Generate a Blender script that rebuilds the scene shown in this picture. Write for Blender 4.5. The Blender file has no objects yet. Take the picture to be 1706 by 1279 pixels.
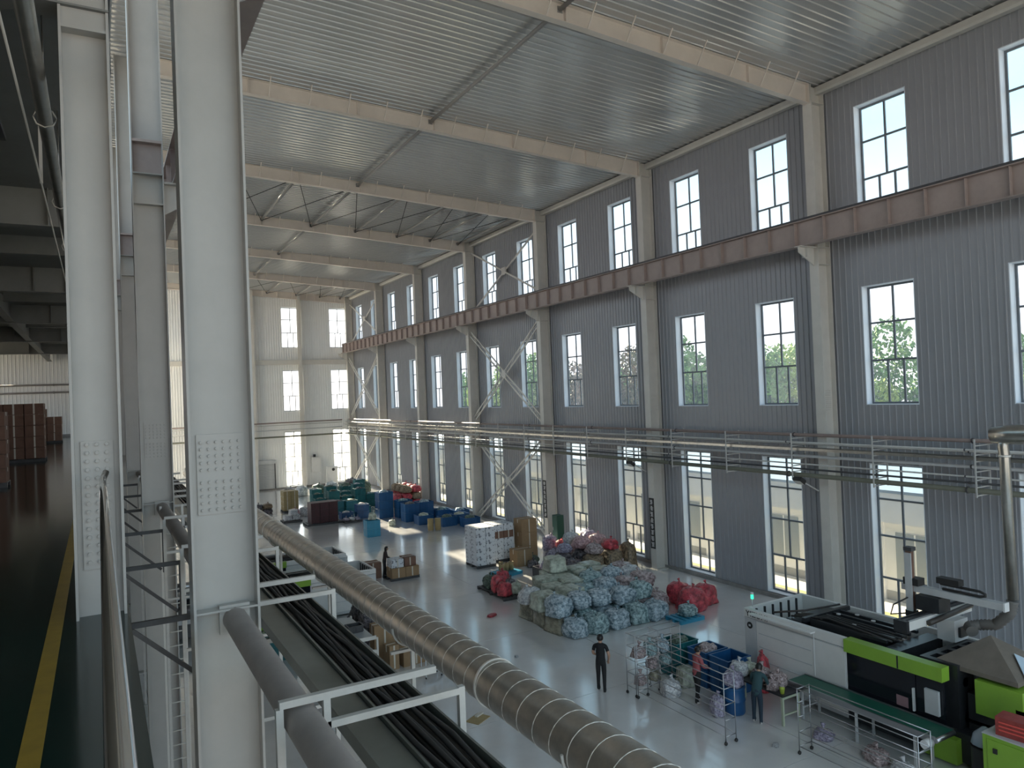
import bpy, math, random
from mathutils import Vector, Matrix, noise, Euler

# ------------------------------------------------------------------ camera, sky, sun, exposure
SC = bpy.context.scene
COL = SC.collection
F_PX = 1215.0
CAM_Z = 9.0
_y, _p, _r = math.radians(29.62), math.radians(0.78), math.radians(-2.267)
_f = Vector((math.sin(_y)*math.cos(_p), math.cos(_y)*math.cos(_p), math.sin(_p)))
_rt = Vector((math.cos(_y), -math.sin(_y), 0))
_up = _rt.cross(_f)
_r2 = _rt*math.cos(_r) + _up*math.sin(_r)
_u2 = -_rt*math.sin(_r) + _up*math.cos(_r)
cd = bpy.data.cameras.new('camera')
cd.sensor_fit = 'HORIZONTAL'; cd.sensor_width = 36.0; cd.lens = 36.0*F_PX/1706.0
cd.clip_start = 0.05; cd.clip_end = 600
cam = bpy.data.objects.new('camera', cd); COL.objects.link(cam)
m3 = Matrix((_r2, _u2, -_f)).transposed()
cam.matrix_world = Matrix.Translation((0, 0, CAM_Z)) @ m3.to_4x4()
SC.camera = cam

w = bpy.data.worlds.new('sky'); SC.world = w; w.use_nodes = True
nt = w.node_tree; nt.nodes.clear()
tc = nt.nodes.new('ShaderNodeTexCoord'); sp = nt.nodes.new('ShaderNodeSeparateXYZ')
rmp = nt.nodes.new('ShaderNodeValToRGB'); bg = nt.nodes.new('ShaderNodeBackground'); ow = nt.nodes.new('ShaderNodeOutputWorld')
nt.links.new(tc.outputs['Generated'], sp.inputs[0]); nt.links.new(sp.outputs['Z'], rmp.inputs[0])
nt.links.new(rmp.outputs[0], bg.inputs[0]); nt.links.new(bg.outputs[0], ow.inputs[0])
cr = rmp.color_ramp
cr.elements[0].position = 0.0; cr.elements[0].color = (1.0, 0.965, 0.96, 1)
cr.elements[1].position = 1.0; cr.elements[1].color = (0.73, 0.68, 0.71, 1)
e = cr.elements.new(0.12); e.color = (0.88, 0.92, 0.98, 1)
e = cr.elements.new(0.30); e.color = (0.47, 0.81, 1.0, 1)
SKY = 0.82
bg.inputs['Strength'].default_value = SKY

sl = bpy.data.lights.new('sun', 'SUN'); sl.energy = 12.0; sl.angle = math.radians(0.6); sl.color = (1.0, 0.86, 0.62)
so = bpy.data.objects.new('sun', sl); COL.objects.link(so)
so.rotation_euler = Vector((0.0, -1.0, -0.372)).to_track_quat('-Z', 'Y').to_euler()
so.location = (30, 120, 60)

vs = SC.view_settings
vs.view_transform = 'Standard'; vs.look = 'None'; vs.gamma = 1.0; vs.use_curve_mapping = False
vs.exposure = 1.22
SC.cycles.max_bounces = 9; SC.cycles.diffuse_bounces = 5; SC.cycles.glossy_bounces = 4
SC.cycles.transparent_max_bounces = 12; SC.cycles.transmission_bounces = 4
SC.cycles.caustics_reflective = False; SC.cycles.caustics_refractive = False
SC.cycles.sample_clamp_indirect = 6.0

# ------------------------------------------------------------------ materials
MATS = {}
def mat(name, col, rough=0.6, metal=0.0, var=0.0, scale=3.0, bump=0.0, bscale=40.0, col2=None, spec=0.5, coat=0.0, emit=None, thr=None):
    if name in MATS: return MATS[name]
    m = bpy.data.materials.new(name); m.use_nodes = True
    n = m.node_tree.nodes; l = m.node_tree.links
    b = n['Principled BSDF']
    b.inputs['Roughness'].default_value = rough; b.inputs['Metallic'].default_value = metal
    b.inputs['Specular IOR Level'].default_value = spec
    if coat: b.inputs['Coat Weight'].default_value = coat; b.inputs['Coat Roughness'].default_value = 0.1
    c = (*col, 1)
    if var or col2:
        t = n.new('ShaderNodeTexCoord'); nz = n.new('ShaderNodeTexNoise')
        nz.inputs['Scale'].default_value = scale; nz.inputs['Detail'].default_value = 6; nz.inputs['Roughness'].default_value = 0.65
        l.new(t.outputs['Object'], nz.inputs['Vector'])
        r = n.new('ShaderNodeValToRGB')
        c2 = (*col2, 1) if col2 else (*[x*(1-var) for x in col], 1)
        a, bb = thr if thr else (0.35, 0.65)
        r.color_ramp.elements[0].position = a; r.color_ramp.elements[0].color = c2
        r.color_ramp.elements[1].position = bb; r.color_ramp.elements[1].color = c
        l.new(nz.outputs['Fac'], r.inputs[0]); l.new(r.outputs[0], b.inputs['Base Color'])
    else:
        b.inputs['Base Color'].default_value = c
    if bump:
        t2 = n.new('ShaderNodeTexCoord'); nb = n.new('ShaderNodeTexNoise'); nb.inputs['Scale'].default_value = bscale
        nb.inputs['Detail'].default_value = 4
        l.new(t2.outputs['Object'], nb.inputs['Vector'])
        bp = n.new('ShaderNodeBump'); bp.inputs['Strength'].default_value = bump; bp.inputs['Distance'].default_value = 0.05
        l.new(nb.outputs['Fac'], bp.inputs['Height']); l.new(bp.outputs[0], b.inputs['Normal'])
    if emit:
        b.inputs['Emission Color'].default_value = (*emit[0], 1); b.inputs['Emission Strength'].default_value = emit[1]
    MATS[name] = m
    return m

def glass_mat():
    m = bpy.data.materials.new('window_glass'); m.use_nodes = True
    n = m.node_tree.nodes; l = m.node_tree.links; n.clear()
    o = n.new('ShaderNodeOutputMaterial'); tr = n.new('ShaderNodeBsdfTransparent'); gl = n.new('ShaderNodeBsdfGlossy')
    df = n.new('ShaderNodeBsdfTranslucent'); mx = n.new('ShaderNodeMixShader'); m2 = n.new('ShaderNodeMixShader')
    lf = n.new('ShaderNodeLayerWeight'); pw = n.new('ShaderNodeMath'); pw.operation = 'POWER'; pw.inputs[1].default_value = 5.0
    lw = n.new('ShaderNodeMath'); lw.operation = 'MULTIPLY_ADD'; lw.inputs[1].default_value = 0.6; lw.inputs[2].default_value = 0.025
    l.new(lf.outputs['Facing'], pw.inputs[0]); l.new(pw.outputs[0], lw.inputs[0])
    tr.inputs[0].default_value = (0.96, 0.98, 1, 1); gl.inputs['Roughness'].default_value = 0.03
    df.inputs[0].default_value = (0.9, 0.93, 1, 1)
    l.new(lw.outputs[0], mx.inputs[0]); l.new(tr.outputs[0], mx.inputs[1]); l.new(gl.outputs[0], mx.inputs[2])
    m2.inputs[0].default_value = 0.06
    l.new(mx.outputs[0], m2.inputs[1]); l.new(df.outputs[0], m2.inputs[2]); l.new(m2.outputs[0], o.inputs[0])
    return m

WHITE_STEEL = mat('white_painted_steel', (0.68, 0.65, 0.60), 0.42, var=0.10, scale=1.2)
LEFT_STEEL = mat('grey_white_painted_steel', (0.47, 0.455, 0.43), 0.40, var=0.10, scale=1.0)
RAFTER = mat('cream_painted_steel', (0.78, 0.70, 0.63), 0.45, var=0.10, scale=1.0)
CRANE = mat('brown_grey_beam_paint', (0.42, 0.34, 0.31), 0.5, var=0.15, scale=1.5)
WALLP = mat('grey_blue_wall_sheet', (0.34, 0.345, 0.365), 0.34, var=0.06, scale=0.6)
BACKP = mat('pale_wall_sheet', (0.86, 0.86, 0.85), 0.38, var=0.06, scale=0.6)
ROOFP = mat('silver_roof_sheet', (0.60, 0.595, 0.585), 0.25, metal=0.4, var=0.08, scale=0.4)
FRAME = mat('dark_grey_window_bar', (0.16, 0.18, 0.20), 0.5)
JAMB = mat('white_window_lining', (0.75, 0.80, 0.86), 0.5)
GLASS = glass_mat()
GALV = mat('galvanised_steel', (0.50, 0.48, 0.44), 0.30, metal=0.85, var=0.18, scale=4)
CHROME = mat('polished_stainless', (0.80, 0.78, 0.76), 0.20, metal=1.0)
PIPE = mat('grey_brown_pipe_paint', (0.36, 0.32, 0.30), 0.55, var=0.15, scale=3)
DARKST = mat('dark_steel', (0.07, 0.07, 0.075), 0.5, var=0.3, scale=5)
BLACK = mat('black_rubber', (0.025, 0.024, 0.024), 0.55)
CABLE = mat('brown_black_cable', (0.055, 0.045, 0.040), 0.5, var=0.3, scale=2)
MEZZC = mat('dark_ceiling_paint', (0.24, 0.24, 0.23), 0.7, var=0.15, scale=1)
GREENF = mat('green_epoxy_floor', (0.008, 0.028, 0.022), 0.13, var=0.3, scale=0.8)
YELLOW = mat('yellow_floor_paint', (0.42, 0.26, 0.03), 0.4, var=0.2, scale=5)
CONC = mat('polished_concrete', (0.80, 0.785, 0.775), 0.18, var=0.14, scale=0.35, spec=0.8, coat=1.0)
GROUT = mat('joint_filler', (0.10, 0.10, 0.10), 0.8)
PLINTH = mat('plinth_concrete', (0.30, 0.28, 0.27), 0.7, var=0.25, scale=2)
MGREEN = mat('lime_green_machine_paint', (0.26, 0.46, 0.05), 0.35, var=0.1, scale=2)
MWHITE = mat('off_white_machine_paint', (0.75, 0.74, 0.72), 0.4, var=0.06, scale=2)
MGREY = mat('light_grey_machine_paint', (0.56, 0.57, 0.58), 0.45, var=0.1, scale=2)
MDARK = mat('black_machine_steel', (0.03, 0.032, 0.036), 0.35, var=0.3, scale=6)
MGLASS = mat('smoked_door_glass', (0.012, 0.013, 0.018), 0.12)
STEEL = mat('bright_steel', (0.45, 0.45, 0.47), 0.28, metal=0.9)
BLUEP = mat('blue_plastic', (0.015, 0.095, 0.25), 0.38, var=0.2, scale=3)
TEALP = mat('teal_plastic', (0.015, 0.15, 0.165), 0.4, var=0.2, scale=3)
SKYP = mat('sky_blue_plastic', (0.04, 0.32, 0.50), 0.4, var=0.15, scale=3)
CARD = mat('brown_cardboard', (0.34, 0.22, 0.12), 0.8, var=0.15, scale=3)
DCARD = mat('dark_brown_cardboard', (0.22, 0.12, 0.085), 0.8, var=0.2, scale=4)
TAN = mat('tan_cardboard', (0.42, 0.32, 0.16), 0.8, var=0.12, scale=4)
TAPE = mat('pale_packing_tape', (0.62, 0.58, 0.50), 0.3)
PRINTED = mat('white_carton_dark_print', (0.70, 0.72, 0.76), 0.6, col2=(0.16, 0.17, 0.20), scale=7, thr=(0.40, 0.46))
INK = mat('black_ink', (0.02, 0.02, 0.02), 0.6)
WHITEP = mat('white_plastic', (0.72, 0.72, 0.72), 0.4)
SKIN = mat('skin', (0.50, 0.30, 0.21), 0.55)
HAIR = mat('black_hair', (0.012, 0.010, 0.010), 0.5)

# ------------------------------------------------------------------ mesh helpers
class MB:
    def __init__(s): s.v = []; s.f = []; s.sm = []
    def quad(s, a, b, c, d):
        i = len(s.v); s.v += [tuple(a), tuple(b), tuple(c), tuple(d)]; s.f.append((i, i+1, i+2, i+3)); s.sm.append(False)
    def box(s, x0, x1, y0, y1, z0, z1):
        i = len(s.v)
        s.v += [(x0,y0,z0),(x1,y0,z0),(x1,y1,z0),(x0,y1,z0),(x0,y0,z1),(x1,y0,z1),(x1,y1,z1),(x0,y1,z1)]
        for q in ((0,3,2,1),(4,5,6,7),(0,1,5,4),(1,2,6,5),(2,3,7,6),(3,0,4,7)):
            s.f.append(tuple(i+k for k in q)); s.sm.append(False)
        return s
    def cbox(s, cx, cy, cz, sx, sy, sz, rot=None):
        i = len(s.v); s.box(-sx/2, sx/2, -sy/2, sy/2, -sz/2, sz/2)
        M = rot if rot is not None else Matrix.Identity(3)
        for k in range(i, i+8):
            s.v[k] = tuple(M @ Vector(s.v[k]) + Vector((cx, cy, cz)))
        return s
    def bar(s, p, q, wd, ht=None, up=(0,0,1)):
        p = Vector(p); q = Vector(q); ht = ht or wd
        d = (q-p); L = d.length; d.normalize(); u = Vector(up)
        if abs(d.dot(u)) > 0.98: u = Vector((1,0,0))
        a = d.cross(u).normalized(); b = a.cross(d).normalized()
        i = len(s.v)
        for e in (p, q):
            for (m, n) in ((-1,-1),(1,-1),(1,1),(-1,1)):
                s.v.append(tuple(e + a*m*wd/2 + b*n*ht/2))
        for k in range(4):
            s.f.append((i+k, i+(k+1)%4, i+4+(k+1)%4, i+4+k)); s.sm.append(False)
        s.f.append((i+3,i+2,i+1,i)); s.f.append((i+4,i+5,i+6,i+7)); s.sm += [False, False]
        return s
    def tube(s, pts, r, n=10, cap=True, smooth=True):
        pts = [Vector(p) for p in pts]
        rr = r if isinstance(r, (list, tuple)) else [r]*len(pts)
        prev = None; rings = []
        for k, p in enumerate(pts):
            if k == 0: d = pts[1]-p
            elif k == len(pts)-1: d = p-pts[k-1]
            else: d = (pts[k+1]-p).normalized() + (p-pts[k-1]).normalized()
            d.normalize()
            if prev is None:
                u = Vector((0,0,1)) if abs(d.z) < 0.9 else Vector((1,0,0))
                a = d.cross(u).normalized()
            else:
                a = (prev - d*prev.dot(d)).normalized()
            prev = a; b = d.cross(a)
            i = len(s.v); rings.append(i)
            for j in range(n):
                t = 2*math.pi*j/n
                s.v.append(tuple(p + (a*math.cos(t) + b*math.sin(t))*rr[k]))
        for k in range(len(rings)-1):
            for j in range(n):
                s.f.append((rings[k]+j, rings[k+1]+j, rings[k+1]+(j+1)%n, rings[k]+(j+1)%n)); s.sm.append(smooth)
        if cap:
            s.f.append(tuple(rings[0]+j for j in range(n))); s.f.append(tuple(rings[-1]+n-1-j for j in range(n))); s.sm += [False, False]
        return s
    def prism(s, poly, axis, a, b):
        # poly: 2-D outline; axis 'x','y','z': extruded from a to b
        def P(u, v, t): return {'x': (t,u,v), 'y': (u,t,v), 'z': (u,v,t)}[axis]
        i = len(s.v); n = len(poly)
        s.v += [P(u,v,a) for u,v in poly] + [P(u,v,b) for u,v in poly]
        for k in range(n):
            s.f.append((i+k, i+(k+1)%n, i+n+(k+1)%n, i+n+k)); s.sm.append(False)
        s.f.append(tuple(i+n-1-k for k in range(n))); s.f.append(tuple(i+n+k for k in range(n))); s.sm += [False, False]
        return s
    def lathe(s, prof, cx, cy, n=16, smooth=True):
        rings = []
        for r, z in prof:
            i = len(s.v); rings.append(i)
            for j in range(n):
                t = 2*math.pi*j/n; s.v.append((cx+r*math.cos(t), cy+r*math.sin(t), z))
        for k in range(len(rings)-1):
            for j in range(n):
                s.f.append((rings[k]+j, rings[k]+(j+1)%n, rings[k+1]+(j+1)%n, rings[k+1]+j)); s.sm.append(smooth)
        s.f.append(tuple(rings[0]+n-1-j for j in range(n))); s.f.append(tuple(rings[-1]+j for j in range(n))); s.sm += [False, False]
        return s
    def mesh(s, name, m=None):
        me = bpy.data.meshes.new(name); me.from_pydata(s.v, [], s.f)
        if any(s.sm): me.polygons.foreach_set('use_smooth', s.sm)
        if m: me.materials.append(m)
        me.update(); return me
    def build(s, name, m, parent=None, loc=None):
        o = bpy.data.objects.new(name, s.mesh(name, m)); COL.objects.link(o)
        if parent: o.parent = parent
        if loc: o.location = loc
        return o

def inst(name, me, parent=None, loc=(0,0,0), rot=(0,0,0), scale=(1,1,1), m=None):
    o = bpy.data.objects.new(name, me); COL.objects.link(o); o.location = loc; o.rotation_euler = rot; o.scale = scale
    if parent: o.parent = parent
    if m:
        o.material_slots[0].link = 'OBJECT'; o.material_slots[0].material = m
    return o
def empty(name, loc=(0,0,0), rz=0):
    o = bpy.data.objects.new(name, None); COL.objects.link(o); o.location = loc; o.rotation_euler = (0,0,rz); o.empty_display_size = 0.2
    return o
def tag(o, label, cat, group=None, kind=None):
    o['label'] = label; o['category'] = cat
    if group: o['group'] = group
    if kind: o['kind'] = kind
    return o
def copy_tree(o, parent=None):
    c = o.copy(); COL.objects.link(c)
    if parent: c.parent = parent
    for ch in list(o.children): copy_tree(ch, c)
    return c
ORD = ['first','second','third','fourth','fifth','sixth','seventh','eighth','ninth','tenth','eleventh','twelfth','thirteenth','fourteenth','fifteenth','sixteenth','seventeenth','eighteenth']

# ------------------------------------------------------------------ shell dimensions
XW = 24.6            # window wall
YB = 78.6            # back wall
Y0 = -6.0           # unseen near end, left open to let sky light in
COLY = [8.3+10*k for k in range(8)]
def zr(x): return 20.35 + (XW-x)*0.0465

# floor: cast slabs with open joints
fl = tag(MB().box(-14, 26, Y0, YB+0.4, -0.4, -0.012).build('floor', GROUT), 'grey polished concrete factory floor cast in square slabs', 'floor', kind='structure')
sxs = [-14, -6, 1.1] + [1.1+4.7*k for k in range(1, 6)]
slabs = {}
for i in range(len(sxs)-1):
    x0, x1 = sxs[i], sxs[i+1]
    key = round(x1-x0, 3)
    y = Y0
    while y < YB:
        L = min(6.0, YB+0.3-y)
        kk = (key, round(L, 2))
        if kk not in slabs:
            slabs[kk] = MB().box(0.008, key-0.008, 0.008, L-0.008, -0.012, 0.0).mesh('floor_slab', CONC)
        inst('floor_slab', slabs[kk], fl, (x0, y, 0))
        y += 6.0

# ribbed sheet: one rib every 0.25 m, sheet lies in local XZ, rib stands out to -Y (then turned)
def ribbed(width, length, m, pitch=0.25, depth=0.03, thick=0.08):
    # profile in (u, d); sheet extruded along z 0..length
    prof = []; n = max(1, round(width/pitch)); p = width/n
    for k in range(n):
        a = k*p
        prof += [(a, 0), (a+p*0.40, 0), (a+p*0.46, depth), (a+p*0.60, depth), (a+p*0.66, 0)]
    prof.append((width, 0))
    mb = MB(); N = len(prof)
    for z in (0, length):
        for u, d in prof: mb.v.append((u, -d, z))
    for k in range(N-1):
        mb.f.append((k, k+1, N+k+1, N+k)); mb.sm.append(False)
    i = len(mb.v)
    mb.v += [(0, thick, 0), (width, thick, 0), (width, thick, length), (0, thick, length)]
    for q in ((i+1, i, i+3, i+2),): mb.f.append(q); mb.sm.append(False)
    mb.f.append((0, N, i+3, i)); mb.f.append((N-1, i+1, i+2, 2*N-1)); mb.sm += [False, False]
    mb.f.append(tuple([i, i+1] + list(range(N-1, -1, -1)))); mb.f.append(tuple([i+2, i+3] + list(range(N, 2*N)))); mb.sm += [False, False]
    return mb.mesh('wall_panel', m)
_rib = {}
def ribp(w_, h_, m):
    k = (round(w_,3), round(h_,3), m.name)
    if k not in _rib: _rib[k] = ribbed(w_, h_, m)
    return _rib[k]

ROWS = [(0.18, 5.95), (8.08, 12.45), (14.8, 19.12)]
WY = [14.93+5*k for k in range(-4, 13)]      # window left edges along the wall, 2 m wide
WW = 2.0
wr = tag(MB().box(XW-0.10, XW+0.25, Y0, YB, -0.3, 0.16).build('wall_right', PLINTH), 'tall window wall of grey ribbed sheet on a low concrete plinth', 'wall', kind='structure')
RIGHT = (0, 0, -math.pi/2)   # local x -> -Y, local -y -> -X
def rpanel(y_hi, w_, z0, z1, parent=wr):
    inst('wall_panel', ribp(w_, z1-z0, WALLP), parent, (XW, y_hi, z0), RIGHT)
TOPZ = 20.36
for i, y in enumerate(WY):
    # solid strip beyond the window (towards +Y)
    nxt = WY[i+1] if i+1 < len(WY) else YB
    a = y+WW; n = max(1, round(nxt-a))
    for k in range(n):
        s_ = (nxt-a)/n
        rpanel(a+(k+1)*s_, s_, 0.16, TOPZ)
    for z0, z1 in ((ROWS[0][1], ROWS[1][0]), (ROWS[1][1], ROWS[2][0]), (ROWS[2][1], TOPZ)):
        for k in range(2): rpanel(y+(k+1)*1.0, 1.0, z0, z1)
n0 = int(WY[0]-Y0)
for k in range(max(1, n0)):
    rpanel(WY[0]-k*(WY[0]-Y0)/max(1,n0), (WY[0]-Y0)/max(1,n0), 0.16, TOPZ)

# windows
def window_parts(W, H, rows_):
    # local: x 0..W along the wall, y depth (0 inner face .. 0.26 outer), z 0..H ; rows_: list of (z0,z1,npanes)
    T = 0.42
    jb = MB()
    jb.box(0, 0.03, 0, T, 0, H).box(W-0.03, W, 0, T, 0, H).box(0.03, W-0.03, 0, T, 0, 0.03).box(0.03, W-0.03, 0, T, H-0.03, H)
    fr = MB(); t = 0.07; y0, y1 = 0.31, 0.37
    fr.box(0.03, 0.03+t, y0, y1, 0.03, H-0.03).box(W-0.03-t, W-0.03, y0, y1, 0.03, H-0.03)
    fr.box(0.03+t, W-0.03-t, y0, y1, 0.03, 0.03+t).box(0.03+t, W-0.03-t, y0, y1, H-0.03-t, H-0.03)
    bars = MB(); panes = []
    xa, xb = 0.03+t, W-0.03-t
    for r, (z0, z1, n) in enumerate(rows_):
        lo = max(z0, 0.03+t); hi = min(z1, H-0.03-t)
        if r > 0: bars.box(xa, xb, y0+0.003, y1-0.003, z0-0.035, z0+0.035); lo = z0+0.035
        if r < len(rows_)-1: hi = z1-0.035
        wp = (xb-xa)/n
        for k in range(n):
            if k: bars.box(xa+k*wp-0.035, xa+k*wp+0.035, y0+0.004, y1-0.004, lo, hi)
            l_ = xa+k*wp+(0.035 if k else 0); r_ = xa+(k+1)*wp-(0.035 if k < n-1 else 0)
            panes.append((l_, r_, lo, hi))
    pm = {}
    out = []
    for l_, r_, lo, hi in panes:
        kk = (round(r_-l_,3), round(hi-lo,3))
        if kk not in pm: pm[kk] = MB().box(0, r_-l_, 0, 0.008, 0, hi-lo).mesh('pane', GLASS)
        out.append((pm[kk], (l_, 0.336, lo)))
    return jb.mesh('window_lining', JAMB), fr.mesh('window_frame', FRAME), bars.mesh('glazing_bars', FRAME), out
H3 = ROWS[0][1]-ROWS[0][0]; H2 = ROWS[1][1]-ROWS[1][0]; H1 = ROWS[2][1]-ROWS[2][0]
R3 = [(0, 1.56, 3), (1.56, 3.10, 2), (3.10, 4.44, 2), (4.44, H3, 2)]
R2 = [(0, 1.62, 3), (1.62, 3.0, 2), (3.0, H2, 2)]
WP = {0: window_parts(WW, H3, R3), 1: window_parts(WW, H2, R2), 2: window_parts(WW, H1, R2)}
wcount = [0]
def window(row, loc, rot, label, parts=None):
    jm, fm, bm_, ps = parts or WP[row]
    wcount[0] += 1
    e_ = inst('window_%d' % wcount[0], jm, None, loc, rot)
    tag(e_, label, 'window', kind='structure')
    inst('window_frame', fm, e_); inst('glazing_bars', bm_, e_)
    for me, l_ in ps: inst('pane', me, e_, l_)
RN = ['tall ground-floor', 'middle-row', 'top-row']
vis = [y for y in WY if y > 8]
for y in WY:
    if y < 3: continue
    for row in range(3):
        if y in vis:
            lb = '%s window of the long grey wall, %s from the near end' % (RN[row], ORD[vis.index(y)])
        else:
            continue
        window(row, (XW, y+WW, ROWS[row][0]), RIGHT, lb)
# the bays of the same wall behind the viewer are glazed in the same way
for y in WY:
    if y in vis: continue
    for row in range(3):
        window(row, (XW, y+WW, ROWS[row][0]), RIGHT, '%s window of the long grey wall, behind the viewer' % RN[row])

# back wall
BX = [(17.0, 19.0), (22.1, 24.1)]
wb = tag(MB().box(0.3, XW, YB-0.06, YB+0.25, -0.3, 0.16).build('wall_back', PLINTH), 'pale ribbed sheet end wall across the far end of the hall', 'wall', kind='structure')
def bpanel(x0, w_, z0, z1):
    inst('wall_panel', ribp(w_, z1-z0, BACKP), wb, (x0, YB, z0))
xs = [0.3] + [v for p in BX for v in p] + [XW]
for i in range(0, len(xs), 2):
    a, b = xs[i], xs[i+1]; n = max(1, round(b-a)); s_ = (b-a)/n
    for k in range(n): bpanel(a+k*s_, s_, 0.16, zr(a+k*s_)-0.02)
for bi, (a, b) in enumerate(BX):
    for z0, z1 in ((ROWS[0][1], ROWS[1][0]), (ROWS[1][1], ROWS[2][0]), (ROWS[2][1], zr(b))):
        for k in range(2): bpanel(a+k*1.0, 1.0, z0, z1)
    for row in range(3):
        window(row, (a, YB, ROWS[row][0]), (0,0,0), '%s window of the far end wall, %s' % (RN[row], ['between two slim columns','nearest the corner'][bi]))
tag(MB().box(0.3, XW-0.8, YB-0.28, YB-0.04, 13.02, 13.5).build('trim_1', WHITE_STEEL), 'pale horizontal girt across the far end wall', 'girt', kind='structure')
for i, x in enumerate((8.9, 13.95, 18.75)):
    t = empty('end_wall_column', (x, YB-0.35, 0))
    MB().box(-0.15, 0.15, -0.30, -0.28, 0, zr(x)-0.1).build('flange', WHITE_STEEL, t)
    MB().box(-0.15, 0.15, 0.26, 0.28, 0, zr(x)-0.1).build('flange', WHITE_STEEL, t)
    MB().box(-0.01, 0.01, -0.28, 0.26, 0, zr(x)-0.1).build('web', WHITE_STEEL, t)
    tag(t, 'slim steel column against the far end wall, %s from the corner' % ORD[2-i], 'column', 'columns of the far end wall')

# roof sheets
ce = tag(MB().box(XW-0.1, XW+0.3, Y0, YB+0.3, TOPZ, TOPZ+0.3).build('ceiling', GALV), 'silver ribbed sheet roof lining sloping up from the eaves', 'ceiling', kind='structure')
segs = [(0.25, 8.2), (8.2, 16.2), (16.2, XW)]
sl_ang = math.atan(0.0465)
for (a, b) in segs:
    L = (b-a)/math.cos(sl_ang)
    me = ribbed(1.0, L, ROOFP, pitch=0.333, depth=0.035, thick=0.06)
    y = Y0; k = 0
    # local x -> +Y (reversed), local z -> along slope towards -X, local -y -> down
    rot = Matrix(((0, 0, -math.cos(sl_ang)), (1, 0, 0), (0, 1, math.sin(sl_ang)))).to_3x3()
    nn = Vector((math.sin(sl_ang), 0, math.cos(sl_ang)))
    X = Vector((0, -1, 0)); Z = Vector((-math.cos(sl_ang), 0, math.sin(sl_ang))); Yv = Z.cross(X)
    M = Matrix((X, Yv, Z)).transposed().to_euler()
    n = int(math.ceil(YB-Y0))
    for k in range(n):
        o = inst('roof_panel', me, ce, (b, Y0+(k+1)*1.0, zr(b)), M)

# ------------------------------------------------------------------ frame of the hall
def ibeam_col(name, x, y, depth, fw, z0, z1, m, tw=0.016, tf=0.025):
    t = empty(name, (x, y, 0))
    MB().box(-depth/2, -depth/2+tf, -fw/2, fw/2, z0, z1).build('flange', m, t)
    MB().box(depth/2-tf, depth/2, -fw/2, fw/2, z0, z1).build('flange', m, t)
    MB().box(-depth/2+tf, depth/2-tf, -tw/2, tw/2, z0, z1).build('web', m, t)
    return t
def bolts(pl, xs_, zs_, y, r=0.017, h=0.022):
    mb = MB()
    for x in xs_:
        for z in zs_:
            n = 6; i = len(mb.v)
            for (rr, yy) in ((r*1.5, y), (r*1.5, y-0.004), (r, y-0.0042), (r*0.92, y-h)):
                for j in range(n):
                    a = math.pi*2*j/n; mb.v.append((x+rr*math.cos(a), yy, z+rr*math.sin(a)))
            for k in range(3):
                for j in range(n):
                    mb.f.append((i+k*n+j, i+k*n+(j+1)%n, i+(k+1)*n+(j+1)%n, i+(k+1)*n+j)); mb.sm.append(False)
            mb.f.append(tuple(i+3*n+j for j in range(n))); mb.sm.append(False)
    o = mb.build('bolt_heads', pl.data.materials[0], pl); o['kind'] = 'stuff'
    return o
LX = 1.115; LD = 0.65; LF = 0.36
def left_column(y, label, m=LEFT_STEEL):
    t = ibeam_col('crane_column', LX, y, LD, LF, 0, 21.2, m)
    pl = MB().box(-0.235, 0.245, -0.026, -0.008, 7.86, 8.70).build('splice_plate', m, t)
    bolts(pl, [-0.19+0.075*k for k in range(6)], [7.91+0.072*k for k in range(5)] + [8.33+0.072*k for k in range(5)], -0.026)
    for z, w_ in ((6.86, 0.02), (13.58, 0.03), (14.26, 0.02)):
        for s in (-1, 1):
            MB().box(-LD/2+0.025, LD/2-0.025, min(s*0.008, s*LF/2*0.98), max(s*0.008, s*LF/2*0.98), z, z+w_).build('stiffener', m, t)
    for s in (-1, 1):
        MB().box(-LD/2+0.025, LD/2-0.025, min(s*0.008, s*0.17), max(s*0.008, s*0.17), 14.98, 15.04).build('cap_plate', CRANE, t)
    MB().box(-LD/2+0.026, LD/2-0.026, -0.014, -0.0082, 14.28, 14.98).build('panel_plate', CRANE, t)
    # corbel carrying the crane runway on the hall side
    MB().prism([(LD/2, 14.08), (1.05, 14.08), (1.05, 13.82), (LD/2, 13.40)], 'y', -0.02, 0.02).build('corbel', m, t)
    MB().box(LD/2, 1.08, -0.16, 0.16, 14.08, 14.12).build('corbel_plate', m, t)
    MB().box(-0.45, 0.45, -0.3, 0.3, 0, 0.04).build('base_plate', m, t)
    return tag(t, label, 'column', 'columns along the mezzanine edge')
LN = ['nearest broad grey steel column with a bolted splice plate, beside the spiral duct', 'second steel column of the mezzanine line, beige above the crane bracket',
      'third steel column of the mezzanine line, mostly hidden behind the second', 'fourth steel column of the mezzanine line, a sliver behind the third']
for k in range(4): left_column(COLY[k], LN[k])

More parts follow.
